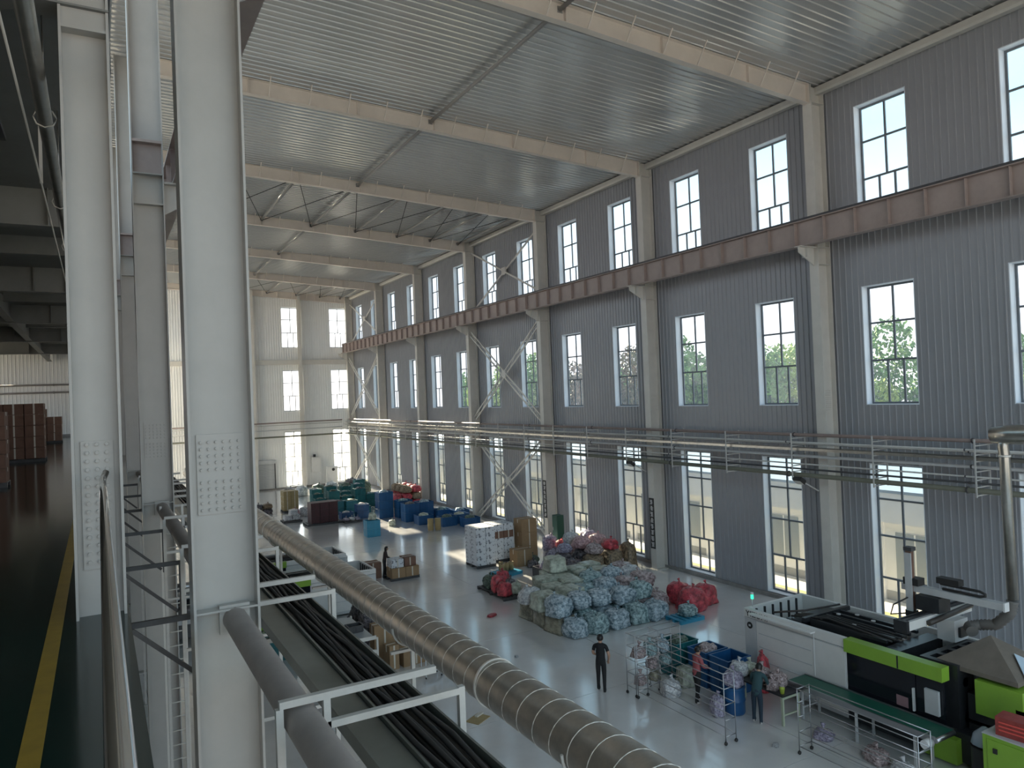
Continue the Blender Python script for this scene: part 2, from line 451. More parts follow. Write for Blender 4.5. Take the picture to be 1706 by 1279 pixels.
def right_column(y, label):
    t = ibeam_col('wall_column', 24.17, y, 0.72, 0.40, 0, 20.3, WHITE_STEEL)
    for z in (13.45, 14.1, 15.05, 19.62):
        MB().box(-0.335, 0.335, -0.19, -0.008, z, z+0.025).build('stiffener', WHITE_STEEL, t)
    MB().prism([(-0.36, 14.08), (-1.22, 14.08), (-1.22, 13.88), (-0.36, 13.42)], 'y', -0.02, 0.02).build('corbel', WHITE_STEEL, t)
    MB().box(-1.25, -0.36, -0.15, 0.15, 14.08, 14.11).build('corbel_plate', WHITE_STEEL, t)
    MB().box(-0.86, -0.84, -0.12, 0.12, 13.70, 14.08).build('corbel_stiffener', WHITE_STEEL, t)
    pl = MB().box(-0.25, 0.25, -0.022, -0.008, 7.86, 8.70).build('splice_plate', WHITE_STEEL, t)
    bolts(pl, [-0.2+0.08*k for k in range(6)], [7.92+0.08*k for k in range(10)], -0.022)
    MB().box(-0.42, 0.36, -0.28, 0.28, 0, 0.03).build('base_plate', WHITE_STEEL, t)
    return tag(t, label, 'column', 'columns along the window wall')
for k in range(1, 8):
    right_column(COLY[k], '%s white steel column along the window wall from the near end' % ORD[k-1])

# crane runway girders
def runway(name, x, label):
    t = empty(name, (x, 0, 0)); a, b = -2.0, 77.9
    MB().box(-0.008, 0.008, a, b, 14.15, 15.03).build('web', CRANE, t)
    MB().box(-0.20, 0.20, a, b, 15.03, 15.06).build('flange', CRANE, t)
    MB().box(-0.18, 0.18, a, b, 14.12, 14.15).build('flange', CRANE, t)
    MB().box(-0.04, 0.04, a, b, 15.06, 15.18).build('rail', DARKST, t)
    st = MB().box(-0.17, 0.17, -0.006, 0.006, 14.16, 15.02).mesh('stiffener', CRANE)
    y = a+0.55
    while y < b:
        inst('stiffener', st, t, (0, y, 0)); y += 1.25
    return tag(t, label, 'girder')
runway('crane_girder', 23.25, 'brown crane runway girder with stiffeners running along the window wall')
runway('crane_girder', 1.80, 'brown crane runway girder overhead beside the nearest broad column')

# rafters
def rafter(y, label):
    t = empty('roof_rafter', (0, y, 0))
    def depth(x): return 0.55 + max(0.0, (x-13.0)/10.8)*0.16 if x > 13 else 0.55
    xs_ = [1.45, 13.0, 23.8]
    web = MB(); n = len(xs_)
    poly = [(x, zr(x)-0.07) for x in xs_] + [(x, zr(x)-0.07-depth(x)) for x in reversed(xs_)]
    web.prism(poly, 'y', -0.006, 0.006).build('web', RAFTER, t)
    tf = MB(); bf = MB()
    for a, b in zip(xs_[:-1], xs_[1:]):
        tf.prism([(a, zr(a)-0.07), (b, zr(b)-0.07), (b, zr(b)-0.05), (a, zr(a)-0.05)], 'y', -0.13, 0.13)
        bf.prism([(a, zr(a)-0.09-depth(a)), (b, zr(b)-0.09-depth(b)), (b, zr(b)-0.07-depth(b)), (a, zr(a)-0.07-depth(a))], 'y', -0.13, 0.13)
    tf.build('top_flange', RAFTER, t); bf.build('bottom_flange', RAFTER, t)
    for x in (5.2, 9.4, 12.75, 16.6, 20.6):
        MB().box(x-0.008, x+0.008, -0.125, 0.125, zr(x)-0.07-depth(x), zr(x)-0.07).build('stiffener', RAFTER, t)
    MB().box(23.77, 23.80, -0.14, 0.14, zr(23.8)-0.10-depth(23.8), zr(23.8)-0.05).build('end_plate', RAFTER, t)
    x = 2.9
    while x < 23.4:
        fb = MB().bar((x, -0.12, zr(x)-0.08-depth(x)), (x, -0.62, zr(x)-0.04), 0.035, 0.035).build('fly_brace', RAFTER, t)
        x += 1.52
    return tag(t, label, 'rafter', 'roof rafters')
for k in range(0, 8):
    rafter(COLY[k], '%s cream roof rafter spanning the hall, counted from the near end' % ORD[k] if k else 'cream roof rafter overhead behind the viewer')

STRUT = mat('grey_strut_paint', (0.30, 0.29, 0.28), 0.5)
def strut(x, y0, y1, label):
    t = empty('roof_strut', (x, y0, zr(x)-0.24))
    MB().tube([(0, 0.02, 0), (0, y1-y0-0.02, 0)], 0.075, 10).build('tube', STRUT, t)
    MB().box(-0.09, 0.09, 0.006, 0.022, -0.1, 0.1).build('end_plate', STRUT, t)
    MB().box(-0.09, 0.09, y1-y0-0.022, y1-y0-0.006, -0.1, 0.1).build('end_plate', STRUT, t)
    tag(t, label, 'strut', 'struts between rafters')
for k in range(7):
    strut(12.6, COLY[k], COLY[k+1], 'grey tube strut under the roof middle in the %s bay' % ORD[k])
BR = [(3, [6.3, 9.45, 15.6, 18.6, 21.1, 23.3]), (6, [9.45, 15.6, 18.6, 21.1, 23.3])]
for bi, (k, lst) in enumerate(BR):
    for j, x in enumerate(lst):
        strut(x, COLY[k], COLY[k+1], 'extra strut in the %s braced roof bay, %s from the window wall' % (('nearer', 'farther')[bi], ORD[len(lst)-1-j]))
    full = sorted(lst + [12.6])
    for j, (a, b) in enumerate(zip(full[:-1], full[1:])):
        t = empty('roof_cross_rods', ((a+b)/2, COLY[k], 0))
        for (p, q) in ((a, b), (b, a)):
            MB().tube([(p-(a+b)/2, 0.05, zr(p)-0.30), (q-(a+b)/2, 9.95, zr(q)-0.30-(0.04 if p == a else 0))], 0.018, 6).build('rod', mat('matt_black_rod', (0.03, 0.03, 0.03), 1.0, spec=0.0), t)
        tag(t, 'thin crossed rods in the %s braced roof bay, %s panel from the mezzanine' % (('nearer', 'farther')[bi], ORD[j]), 'tie rods', 'roof cross rods')

# eaves gutter
tg = MB()
tg.prism([(XW-0.05, 20.02), (XW-0.05, 20.30), (XW-0.34, 20.30), (XW-0.34, 20.10), (XW-0.30, 20.02)], 'y', Y0, YB-0.05)
tag(tg.build('trim_2', WHITE_STEEL), 'pale eaves trim along the top of the window wall', 'trim', kind='structure')

# cross bracing on the window wall
def brace(k, z0, z1, x, label, dbl):
    t = empty('cross_brace', (x, COLY[k]+5, z0))
    Hh = z1-z0
    def member(s):
        a = Vector((0, -4.75*s, 0.1)); b = Vector((0, 4.75*s, Hh-0.1)); off = 0.0 if s > 0 else 0.085
        if not dbl:
            MB().bar(a+Vector((off,0,0)), b+Vector((off,0,0)), 0.07, 0.11).build('diagonal', WHITE_STEEL, t); return
        d = (b-a).normalized(); nrm = Vector((0, -d.z, d.y))
        mb = MB()
        for sg in (-1, 1):
            mb.bar(a+nrm*0.16*sg+Vector((off,0,0)), b+nrm*0.16*sg+Vector((off,0,0)), 0.06, 0.09)
        n = 9
        for i in range(n):
            p = a.lerp(b, (i+0.1)/n) + nrm*0.13*(1 if i % 2 else -1); q = a.lerp(b, (i+0.95)/n) + nrm*0.13*(-1 if i % 2 else 1)
            mb.bar(p+Vector((off,0,0)), q+Vector((off,0,0)), 0.03, 0.03)
        mb.build('laced_diagonal', WHITE_STEEL, t)
    member(1); member(-1)
    MB().box(-0.02, 0.10, -0.25, 0.25, Hh/2-0.25, Hh/2+0.25).build('gusset', WHITE_STEEL, t)
    tag(t, label, 'brace', 'cross bracing of the window wall')
for bi, k in enumerate((3, 6)):
    for z0, z1, n_, d_ in ((0.1, 6.2, 'lower', True), (7.2, 13.6, 'middle', True), (15.2, 19.6, 'upper', False)):
        brace(k, z0, z1, 24.0 if d_ else 24.3, '%s pale cross brace in the %s braced wall bay' % (n_, ('nearer', 'farther')[bi]), d_)

# ------------------------------------------------------------------ mezzanine
MZ = 7.0
tag(MB().box(-14, 0.215, Y0, 68.3, 6.62, MZ).build('floor_mezzanine', GREENF), 'dark green glossy mezzanine floor at the left', 'floor', kind='structure')
tag(MB().box(-0.46, -0.34, Y0, 60, MZ, MZ+0.003).build('floor_marking', YELLOW), 'yellow line painted along the green mezzanine floor', 'floor line', kind='structure')
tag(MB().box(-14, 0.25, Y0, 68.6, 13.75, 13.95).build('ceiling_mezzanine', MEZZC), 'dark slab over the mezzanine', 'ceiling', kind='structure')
tag(MB().box(-14.2, -14, Y0, 48, 0, 13.95).build('wall_left', MEZZC), 'far left outer wall of the mezzanine', 'wall', kind='structure')  # unseen; stops short to let side light onto the mezzanine end wall
tag(MB().box(0.22, 0.28, Y0, 12, 13.95, 21.5).build('wall_upper_left', BACKP), 'sheet wall above the mezzanine roof', 'wall', kind='structure')
# unseen glazed strip above the mezzanine roof, added to let daylight in
cw = tag(MB().box(0.20, 0.30, 12, YB, 13.95, 14.4).build('window_ribbon_added', FRAME), 'long unseen ribbon window added for daylight above the mezzanine roof', 'window', kind='structure')
MB().box(0.20, 0.30, 12, YB, 20.9, 21.5).build('head_rail', FRAME, cw)
_pm = MB().box(-0.004, 0.004, 0.05, 2.17, 14.4, 20.9).mesh('pane', GLASS); _mm = MB().box(-0.03, 0.03, -0.05, 0.05, 14.4, 20.9).mesh('mullion', FRAME)
for k in range(30):
    inst('pane', _pm, cw, (0.25, 12+2.22*k, 0)); inst('mullion', _mm, cw, (0.25, 12+2.22*k, 0))
# no end wall behind the viewer: left open so sky light brightens the hall
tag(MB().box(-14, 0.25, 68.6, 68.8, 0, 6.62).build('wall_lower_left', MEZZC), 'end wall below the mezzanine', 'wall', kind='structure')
wm = tag(MB().box(-14, 0.25, 68.3, 68.6, 6.62, 7.2).build('wall_mezzanine', PLINTH), 'pale ribbed end wall of the mezzanine', 'wall', kind='structure')
for k in range(14): inst('wall_panel', ribp(1.0, 6.5, BACKP), wm, (-13.9+k, 68.3, 7.2))
def mez_beam(name, a, b, wd, dp, label, grp):
    t = empty(name, a); d = Vector(b)-Vector(a); L = d.length
    t.rotation_euler = (0, 0, math.atan2(d.y, d.x))
    MB().box(0, L, -wd/2, wd/2, -dp, -dp+0.02).build('bottom_flange', MEZZC, t)
    MB().box(0, L, -0.01, 0.01, -dp+0.02, 0).build('web', MEZZC, t)
    tag(t, label, 'beam', grp)
    return t
for k in range(6):
    bt = mez_beam('ceiling_beam', (-13.9, COLY[k], 13.75), (0.2, COLY[k], 13.75), 0.34, 0.82, '%s dark cross beam under the mezzanine ceiling from the near end' % ORD[k], 'mezzanine ceiling beams')
    for x in (10.0, 12.2, 13.1): MB().box(x-0.01, x+0.01, -0.16, 0.0, -0.8, 0).build('stiffener', MEZZC, bt)
    if k == 0:
        pl = MB().box(12.95, 13.55, -0.03, -0.01, -0.72, -0.05).build('splice_plate', MEZZC, bt)
        bolts(pl, [13.05+0.1*i for i in range(5)], [-0.65+0.1*i for i in range(6)], -0.03)
mez_beam('ceiling_beam', (-3.2, 8.5, 13.75), (-3.2, 68, 13.75), 0.30, 0.76, 'long dark beam running away under the mezzanine ceiling', 'mezzanine ceiling beams')
for i, y in enumerate((23.3, 33.3, 43.3, 53.3)):
    mez_beam('secondary_beam', (-3.0, y, 13.75), (0.15, y, 13.75), 0.2, 0.5, '%s short secondary beam under the mezzanine ceiling' % ORD[i], 'mezzanine secondary beams')
# mezzanine column
t = ibeam_col('mezzanine_column', -0.02, 8.3, 0.43, 0.30, MZ, 13.7, LEFT_STEEL)
pl = MB().box(-0.14, 0.14, -0.028, -0.008, 7.45, 8.70).build('splice_plate', LEFT_STEEL, t)
bolts(pl, [-0.085, 0.0, 0.085], [7.52+0.082*k for k in range(15)], -0.028, r=0.02)
MB().box(-0.19, 0.19, -0.145, -0.008, 12.72, 12.75).build('stiffener', LEFT_STEEL, t)
MB().prism([(-0.21, 12.76), (0.21, 12.76), (0.13, 13.7), (-0.17, 13.7)], 'y', -0.12, -0.10).build('head_plate', LEFT_STEEL, t)
tag(t, 'grey steel column standing on the mezzanine floor behind the handrail', 'column')
# handrail
h = empty('handrail', (0.02, 0, MZ))
MB().tube([(0, -2.5, 1.28), (0, 7.95, 1.28), (0.0, 8.05, 1.33), (0.03, 8.12, 1.40)], 0.030, 16).build('top_rail', CHROME, h)
for z in (0.35, 0.80): MB().tube([(-0.02, -2.5, z), (-0.02, 8.05, z)], 0.016, 10).build('mid_rail', CHROME, h)
for y in (-2.4, 0.55, 7.9): MB().tube([(0, y, 0.0), (0, y, 1.27)], 0.022, 12).build('post', CHROME, h)
tag(h, 'polished steel handrail running beside the camera along the mezzanine edge', 'handrail')
# ceiling pipe
cp = empty('ceiling_pipe', (-0.43, 0, 12.3))
MB().tube([(0, -1, 0), (0, 40, 0)], 0.075, 14).build('tube', GALV, cp)
for y in (9.6, 13.4, 17.0, 22.0):
    MB().tube([(0.11*math.cos(a/8*math.pi*2), y, 0.11*math.sin(a/8*math.pi*2)) for a in range(9)], 0.012, 6).build('clamp', GALV, cp)
    MB().tube([(0, y, 0.1), (0, y, 1.44)], 0.01, 6).build('hanger_rod', GALV, cp)
tag(cp, 'grey pipe running overhead along the mezzanine edge', 'pipe')
cc = empty('conduit', (-0.60, 0, 12.2)); MB().tube([(0, 0, 0), (0, 40, 0)], 0.012, 6).build('tube', WHITE_STEEL, cc); MB().box(-0.02, 0.02, 12, 12.05, 0, 1.5).build('hanger_rod', WHITE_STEEL, cc)
tag(cc, 'thin pale conduit left of the overhead mezzanine pipe', 'conduit')
lf = empty('strip_light', (-1.05, 10.2, 12.55)); lf.rotation_euler = (0.0, 0, 0)
MB().box(-0.10, 0.10, -1.3, 1.3, 0.03, 0.09).build('housing', DARKST, lf); MB().tube([(0, -1.25, 0), (0, 1.25, 0)], 0.02, 8).build('tube', MGREY, lf)
for s in (-1, 1): MB().tube([(0, s, 0.09), (0, s, 1.2)], 0.008, 6).build('hanger_rod', DARKST, lf)
tag(lf, 'unlit dark strip light hanging under the mezzanine ceiling', 'light')
# pipes across the end wall of the mezzanine
for i, z in enumerate((11.15, 10.55)):
    o = empty('wall_pipe', (-7, 68.0, z)); MB().tube([(-6, 0, 0), (7.1, 0, 0)], 0.07, 8).build('tube', PIPE, o)
    for x in (-4, 0, 4): MB().box(x-0.03, x+0.03, 0, 0.27, -0.09, 0.09).build('bracket', DARKST, o)
    tag(o, '%s dark pipe along the mezzanine end wall' % ('upper', 'lower')[i], 'pipe')
# cartons on the mezzanine: stacks of six, five and four tiers
def carton_mesh(sx, sy, sz, m):
    mb = MB().box(-sx/2, sx/2, -sy/2, sy/2, 0, sz); return mb.mesh('carton', m)
_ct = {}
def carton(loc, s, m, label, group, rz=0.0, tape=True, name='carton'):
    k = (s, m.name)
    if k not in _ct:
        flap = MB()
        g = 0.006
        flap.box(-s[0]/2, s[0]/2, -s[1]/2, -g/2, s[2]-0.006, s[2]).box(-s[0]/2, s[0]/2, g/2, s[1]/2, s[2]-0.006, s[2])
        tp = MB().box(-s[0]/2-0.002, s[0]/2+0.002, -0.035, 0.035, s[2], s[2]+0.002)
        tp.box(-0.03, 0.03, -s[1]/2-0.002, -s[1]/2, s[2]*0.05, s[2]).box(-s[0]/2-0.002, -s[0]/2, -0.035, 0.035, s[2]*0.72, s[2]).box(s[0]/2, s[0]/2+0.002, -0.035, 0.035, s[2]*0.72, s[2])
        bd = MB().box(-s[0]/2, s[0]/2, -s[1]/2, s[1]/2, 0, s[2]-0.006)
        _ct[k] = (bd.mesh('carton_body', m), flap.mesh('flaps', m), tp.mesh('tape', TAPE))
    b_, f_, t_ = _ct[k]
    o = inst(name, b_, None, loc, (0, 0, rz)); inst('flaps', f_, o)
    if tape: inst('tape', t_, o)
    return tag(o, label, 'carton', group)
rnd = random.Random(4)
def mez_stack(n, x, y, tiers, cols, s, sname):
    for c in range(cols):
        for t_ in range(tiers):
            if n == 'third' and t_ == tiers-1 and c == 0: continue
            carton((x-c*(s[0]+0.03)+rnd.uniform(-0.005, 0.005), y+rnd.uniform(-0.07, 0.07), MZ+0.14+t_*(s[2]+0.010)), s, DCARD,
                   'dark brown carton, %s tier up, %s column from the aisle, %s mezzanine stack' % (ORD[t_], ORD[c], sname), 'cartons in the %s mezzanine stack' % sname, rnd.uniform(-0.008, 0.008))
    pal = empty('pallet', (x-(cols-1)*(s[0]+0.015)/2, y, MZ)); W_ = cols*(s[0]+0.02)
    for i in range(5): MB().box(-W_/2+i*(W_-0.12)/4, -W_/2+i*(W_-0.12)/4+0.12, -s[1]/2, s[1]/2, 0.115, 0.139).build('board', DARKST, pal)
    for yy in (-s[1]/2+0.05, s[1]/2-0.05): MB().box(-W_/2, W_/2, yy-0.05, yy+0.05, 0, 0.115).build('bearer', DARKST, pal)
    tag(pal, 'dark pallet under the %s mezzanine carton stack' % sname, 'pallet', 'mezzanine pallets')
mez_stack('first', -2.52, 24.6, 5, 3, (0.60, 0.9, 0.375), 'nearest')
mez_stack('second', -2.28, 36.2, 5, 5, (0.66, 1.2, 0.44), 'middle')
mez_stack('third', -2.5, 56.5, 4, 4, (0.8, 1.2, 0.51), 'farthest')

# ------------------------------------------------------------------ services along the walls
def wall_pipe(x, z, r, m, y0, y1, label, name='service_pipe'):
    t = empty(name, (x, y0, z))
    MB().tube([(0, 0, 0), (0, y1-y0, 0)], r, 10).build('tube', m, t)
    mb = []
    y = 2.0
    cl = MB().tube([(0, -0.02, 0), (0, 0.02, 0)], r*1.35, 10).mesh('collar', DARKST)
    while y < y1-y0:
        inst('collar', cl, t, (0, y, 0)); y += 6.7
    tag(t, label, 'pipe', 'pipes along the window wall')
LPIPE = mat('pale_pipe_paint', (0.55, 0.54, 0.52), 0.4, var=0.1)
BPIPE = mat('red_brown_pipe_paint', (0.28, 0.21, 0.19), 0.5, var=0.15)
OPIPE = mat('olive_pipe_lagging', (0.17, 0.17, 0.13), 0.6, var=0.15)
PI_ = [(23.62, 6.98, 0.065, BPIPE, 'topmost red-brown pipe on the window wall pipe rack'), (23.15, 6.73, 0.032, LPIPE, 'upper of the two thin pale pipes near the pipe rack top'),
       (23.38, 6.66, 0.032, LPIPE, 'lower of the two thin pale pipes near the pipe rack top'), (23.5, 6.18, 0.055, MGREY, 'grey pipe at mid height on the pipe rack'),
       (23.12, 5.92, 0.028, LPIPE, 'thin pale pipe below the cable tray on the rack'), (23.35, 5.70, 0.035, DARKST, 'thin dark pipe just above the olive pipe'),
       (23.22, 5.49, 0.085, OPIPE, 'thick olive pipe lowest on the window wall rack')]
for x, z, r, m, lb in PI_: wall_pipe(x, z, r, m, 4.0, 77.6, lb)
ct = empty('cable_tray', (23.3, 4.0, 6.42))
MB().box(-0.2, 0.2, 0, 73.6, 0, 0.01).build('base', GALV, ct)
MB().box(-0.2, -0.19, 0, 73.6, 0.01, 0.10).build('side', GALV, ct); MB().box(0.19, 0.2, 0, 73.6, 0.01, 0.10).build('side', GALV, ct)
for i in range(4): MB().tube([(-0.13+i*0.085, 0.1, 0.045), (-0.13+i*0.085, 73.4, 0.045)], 0.028, 6).build('cable', CABLE, ct)
tag(ct, 'galvanised cable tray on the window wall pipe rack', 'cable tray')
yy = 8.95; i = 0
fm = {}
lad = MB()
hp1 = MB().bar((-0.36, 0, 5.32), (-0.36, 0, 7.08), 0.04).mesh('post', LPIPE); hp2 = MB().bar((0.42, 0, 5.32), (0.42, 0, 7.08), 0.04).mesh('post', LPIPE)
rung = MB().bar((-0.34, 0, 0), (0.40, 0, 0), 0.035).mesh('rung', LPIPE)
while yy < 77:
    if min(abs(yy-c) for c in COLY) < 0.35: yy += 0.5
    t = empty('pipe_hanger', (23.3, yy, 0))
    inst('post', hp1, t); inst('post', hp2, t)
    for z in (5.37, 5.62, 5.84, 6.09, 6.40, 6.60, 6.88): inst('rung', rung, t, (0, 0, z))
    MB().bar((0.42, 0, 6.9), (1.28, 0, 6.9), 0.05).build('wall_arm', LPIPE, t)
    tag(t, 'pale ladder hanger of the pipe rack, %s from the near end' % (ORD+['nineteenth','twentieth','twenty-first','twenty-second'])[i], 'hanger', 'hangers of the wall pipe rack')
    yy += 3.35; i += 1
# the rack turns along the end wall
for j, (z, r, m) in enumerate(((6.95, 0.065, BPIPE), (6.7, 0.035, LPIPE), (6.2, 0.055, MGREY), (5.5, 0.085, OPIPE))):
    t = empty('service_pipe', (0.5, 77.75, z)); MB().tube([(0, 0, 0), (22.4, 0, 0)], r, 8).build('tube', m, t)
    for x in (4, 9, 14, 19): MB().box(x-0.03, x+0.03, 0, 0.5, -0.05, 0.05).build('bracket', LPIPE, t)
    tag(t, '%s pipe running along the far end wall' % ['red-brown top', 'thin pale', 'grey middle', 'olive bottom'][j], 'pipe', 'pipes along the end wall')
def floodlight(x, y, z, label):
    t = empty('floodlight', (x, y, z))
    MB().cbox(0, 0, 0, 0.30, 0.36, 0.16, Euler((0, 0.6, 0)).to_matrix()).build('housing', BLACK, t)
    MB().cbox(-0.055, 0, -0.08, 0.24, 0.30, 0.015, Euler((0, 0.6, 0)).to_matrix()).build('lens', MGREY, t)
    MB().bar((0.05, 0, 0), (0.75, -0.25, -0.45), 0.04).build('bracket_arm', LPIPE, t)
    tag(t, label, 'floodlight')
floodlight(23.0, 18.75, 5.30, 'black floodlight under the pipe rack by the nearest wall column')
floodlight(23.0, 28.8, 5.30, 'black floodlight under the pipe rack by the second wall column')
# column signs: black strips with pale strokes
def sign(y, z0, z1, label, seed):
    t = MB().box(23.785, 23.808, y-0.17, y+0.17, z0, z1).build('column_sign', INK)
    r = random.Random(seed); n = 8; h_ = (z1-z0-0.1)/n
    for k in range(n):
        mb = MB(); zc = z1-0.05-h_*(k+0.5)
        for j in range(4): 
            zz = zc+h_*(0.32-0.21*j); a = r.uniform(0.05, 0.12); mb.box(23.780, 23.785, y-a, y+r.uniform(0.05, 0.12), zz-0.014, zz+0.014)
        mb.box(23.779, 23.785, y-0.015, y+0.015, zc-h_*0.36, zc+h_*0.36)
        o = mb.build('lettering', WHITEP, t)
    tag(t, label, 'sign')
sign(28.3, 1.05, 3.55, 'black vertical sign with pale characters on the second wall column', 3)
sign(38.3, 1.3, 3.60, 'black vertical sign with pale characters on the third wall column', 5)

# ------------------------------------------------------------------ spiral duct, pipe and cable trough in front of the mezzanine
DUCT = mat('dusty_spiral_duct', (0.47, 0.40, 0.33), 0.38, metal=0.45, col2=(0.32, 0.29, 0.25), scale=2.5, thr=(0.35, 0.7))
SEAM = mat('duct_seam', (0.80, 0.76, 0.70), 0.35, metal=0.4)
dt = empty('spiral_duct', (5.82, 0, 4.04)); R_ = 0.40
MB().tube([(0, 1+0.6*k, 0) for k in range(100)], R_, 36).build('casing', DUCT, dt)
pts = []; n = 20; L = 58.0; pitch = 0.46
for k in range(int(L/pitch*n)):
    a = 2*math.pi*k/n; pts.append((R_*math.cos(a), 1.3+k*pitch/n, R_*math.sin(a)))
MB().tube(pts, 0.011, 4).build('seam', SEAM, dt)
for y in (11.2, 29.5): MB().tube([(0, y, 0), (0, y+0.05, 0)], R_+0.022, 36).build('joint_band', SEAM, dt)
tag(dt, 'large dusty spiral-seam air duct running diagonally across the foreground', 'duct')
for i, y in enumerate((8.5, 15.1, 21.7, 28.3, 40.1)):
    t = empty('duct_support', (5.82, y, 0))
    MB().box(-0.5, 0.5, -0.04, 0.04, 3.50, 3.56).build('cross_arm', WHITE_STEEL, t)
    MB().tube([((R_+0.04)*math.cos(a), 0, 4.04+(R_+0.04)*math.sin(a)) for a in [math.pi*(1+k/12) for k in range(13)]], 0.025, 6).build('cradle', WHITE_STEEL, t)
    MB().box(-0.04, 0.04, -0.04, 0.04, 0, 3.50).build('post', WHITE_STEEL, t); MB().box(-0.15, 0.15, -0.15, 0.15, 0, 0.02).build('foot', WHITE_STEEL, t)
    tag(t, 'white post carrying the spiral duct, %s from the camera' % ORD[i], 'support', 'posts under the spiral duct')
pp = empty('grey_pipe', (1.19, 0, 6.76))
MB().tube([(0, 0.5+0.5*k, 0) for k in range(76)], 0.122, 20).build('tube', PIPE, pp)
for y in (8.20, 18.20): MB().box(-0.15, 0.15, y-0.03, y+0.06, -0.15, 0.15).build('sleeve_plate', LEFT_STEEL, pp)
for y in (5.1, 11.6): MB().box(-0.05, 0.03, y-0.03, y+0.03, -0.175, -0.12).build('saddle', DARKST, pp)
tag(pp, 'grey-brown pipe passing through the broad steel columns', 'pipe')
FY = [1.9, 5.2, 8.75, 11.9, 15.2, 18.65, 21.8, 25.1]
WFR = mat('white_square_tube', (0.55, 0.53, 0.50), 0.4, var=0.15, scale=4)
for i, y in enumerate(FY):
    t = empty('pipe_stand', (0, y, 0)); s = 0.05
    MB().bar((1.02, 0, 6.93), (2.18, 0, 6.93), s, s).build('top_bar', WFR, t)
    MB().bar((1.02, 0, 0.0), (1.02, 0, 6.905), s, s).build('post', WFR, t)
    MB().bar((1.345, 0, 6.70), (1.345, 0, 6.905), s, s).build('hanger', WFR, t)
    MB().bar((1.345, 0, 6.72), (2.365, 0, 6.72), s, s).build('second_bar', WFR, t)
    MB().bar((2.39, 0, 0.0), (2.39, 0, 6.75), s, s).build('post', WFR, t)
    MB().bar((1.045, 0, 6.28), (2.365, 0, 6.28), s, s).build('lower_bar', WFR, t)
    MB().bar((1.045, 0, 5.4), (2.365, 0, 5.4), s*0.8, s*0.8).build('lower_bar', WFR, t)
    for x in (1.02, 2.39): MB().box(x-0.1, x+0.1, -0.1, 0.1, 0, 0.012).build('foot', WFR, t)
    tag(t, 'white square-tube frame carrying the trough and pipe, %s from the camera' % ORD[i], 'frame', 'frames carrying trough and pipe')
    if 3 < i < 9 or i in (2, 3):
        b = empty('wall_bracket', (0.22, y+0.12, 0))
        MB().bar((0, 0, 6.68), (0.80, 0, 6.68), 0.05, 0.06).build('arm', DARKST, b)
        MB().bar((0.03, 0.04, 6.62), (0.74, 0.04, 5.95), 0.035, 0.045).build('brace', DARKST, b)
        MB().bar((0.78, 0.0, 6.65), (0.78, 0.0, 5.9), 0.035).build('upright', DARKST, b)
        tag(b, 'dark bracket from the mezzanine edge towards the pipe, %s from the camera' % ORD[i-2], 'bracket', 'dark brackets at the mezzanine edge')
tr = empty('cable_trough', (0, 1.0, 6.34))
TRO = mat('grey_trough_sheet', (0.20, 0.21, 0.19), 0.4, metal=0.3, var=0.2, scale=2)
MB().box(1.62, 2.33, 0, 30, 0, 0.012).build('base', TRO, tr)
MB().box(1.62, 1.64, 0, 30, 0.012, 0.12).build('side', TRO, tr); MB().box(2.31, 2.33, 0, 30, 0.012, 0.14).build('side', TRO, tr)
MB().box(1.905, 1.925, 0, 30, 0.012, 0.13).build('divider', TRO, tr)
MB().box(1.64, 1.90, 0, 30, 0.08, 0.09).build('lid', TRO, tr)
for i in range(7):
    r = random.Random(i); x = 1.955+i*0.053
    MB().tube([(x+r.uniform(-0.012, 0.012), 0.05+1.0*k, 0.05+r.uniform(0, 0.03)) for k in range(30)], 0.024, 7).build('hose', CABLE, tr)
for i in range(5):
    r = random.Random(40+i); x = 1.98+i*0.06
    MB().tube([(x+r.uniform(-0.03, 0.03), 0.05+0.8*k, 0.11+r.uniform(0, 0.03)) for k in range(37)], 0.021, 7).build('hose', BLACK, tr)
tag(tr, 'open sheet trough full of dark hoses below the white frames', 'cable trough')
# access ladder behind the broad column
ld = empty('steel_ladder', (1.10, 17.3, 0))
for x in (0, 0.42): MB().bar((x, 0, 0), (x, 0, 6.9), 0.045).build('stile', WHITE_STEEL, ld)
for k in range(22): MB().tube([(0.02, 0, 0.3+0.3*k), (0.40, 0, 0.3+0.3*k)], 0.014, 6).build('rung', WHITE_STEEL, ld)
tag(ld, 'narrow white steel ladder seen between the two left columns', 'ladder')

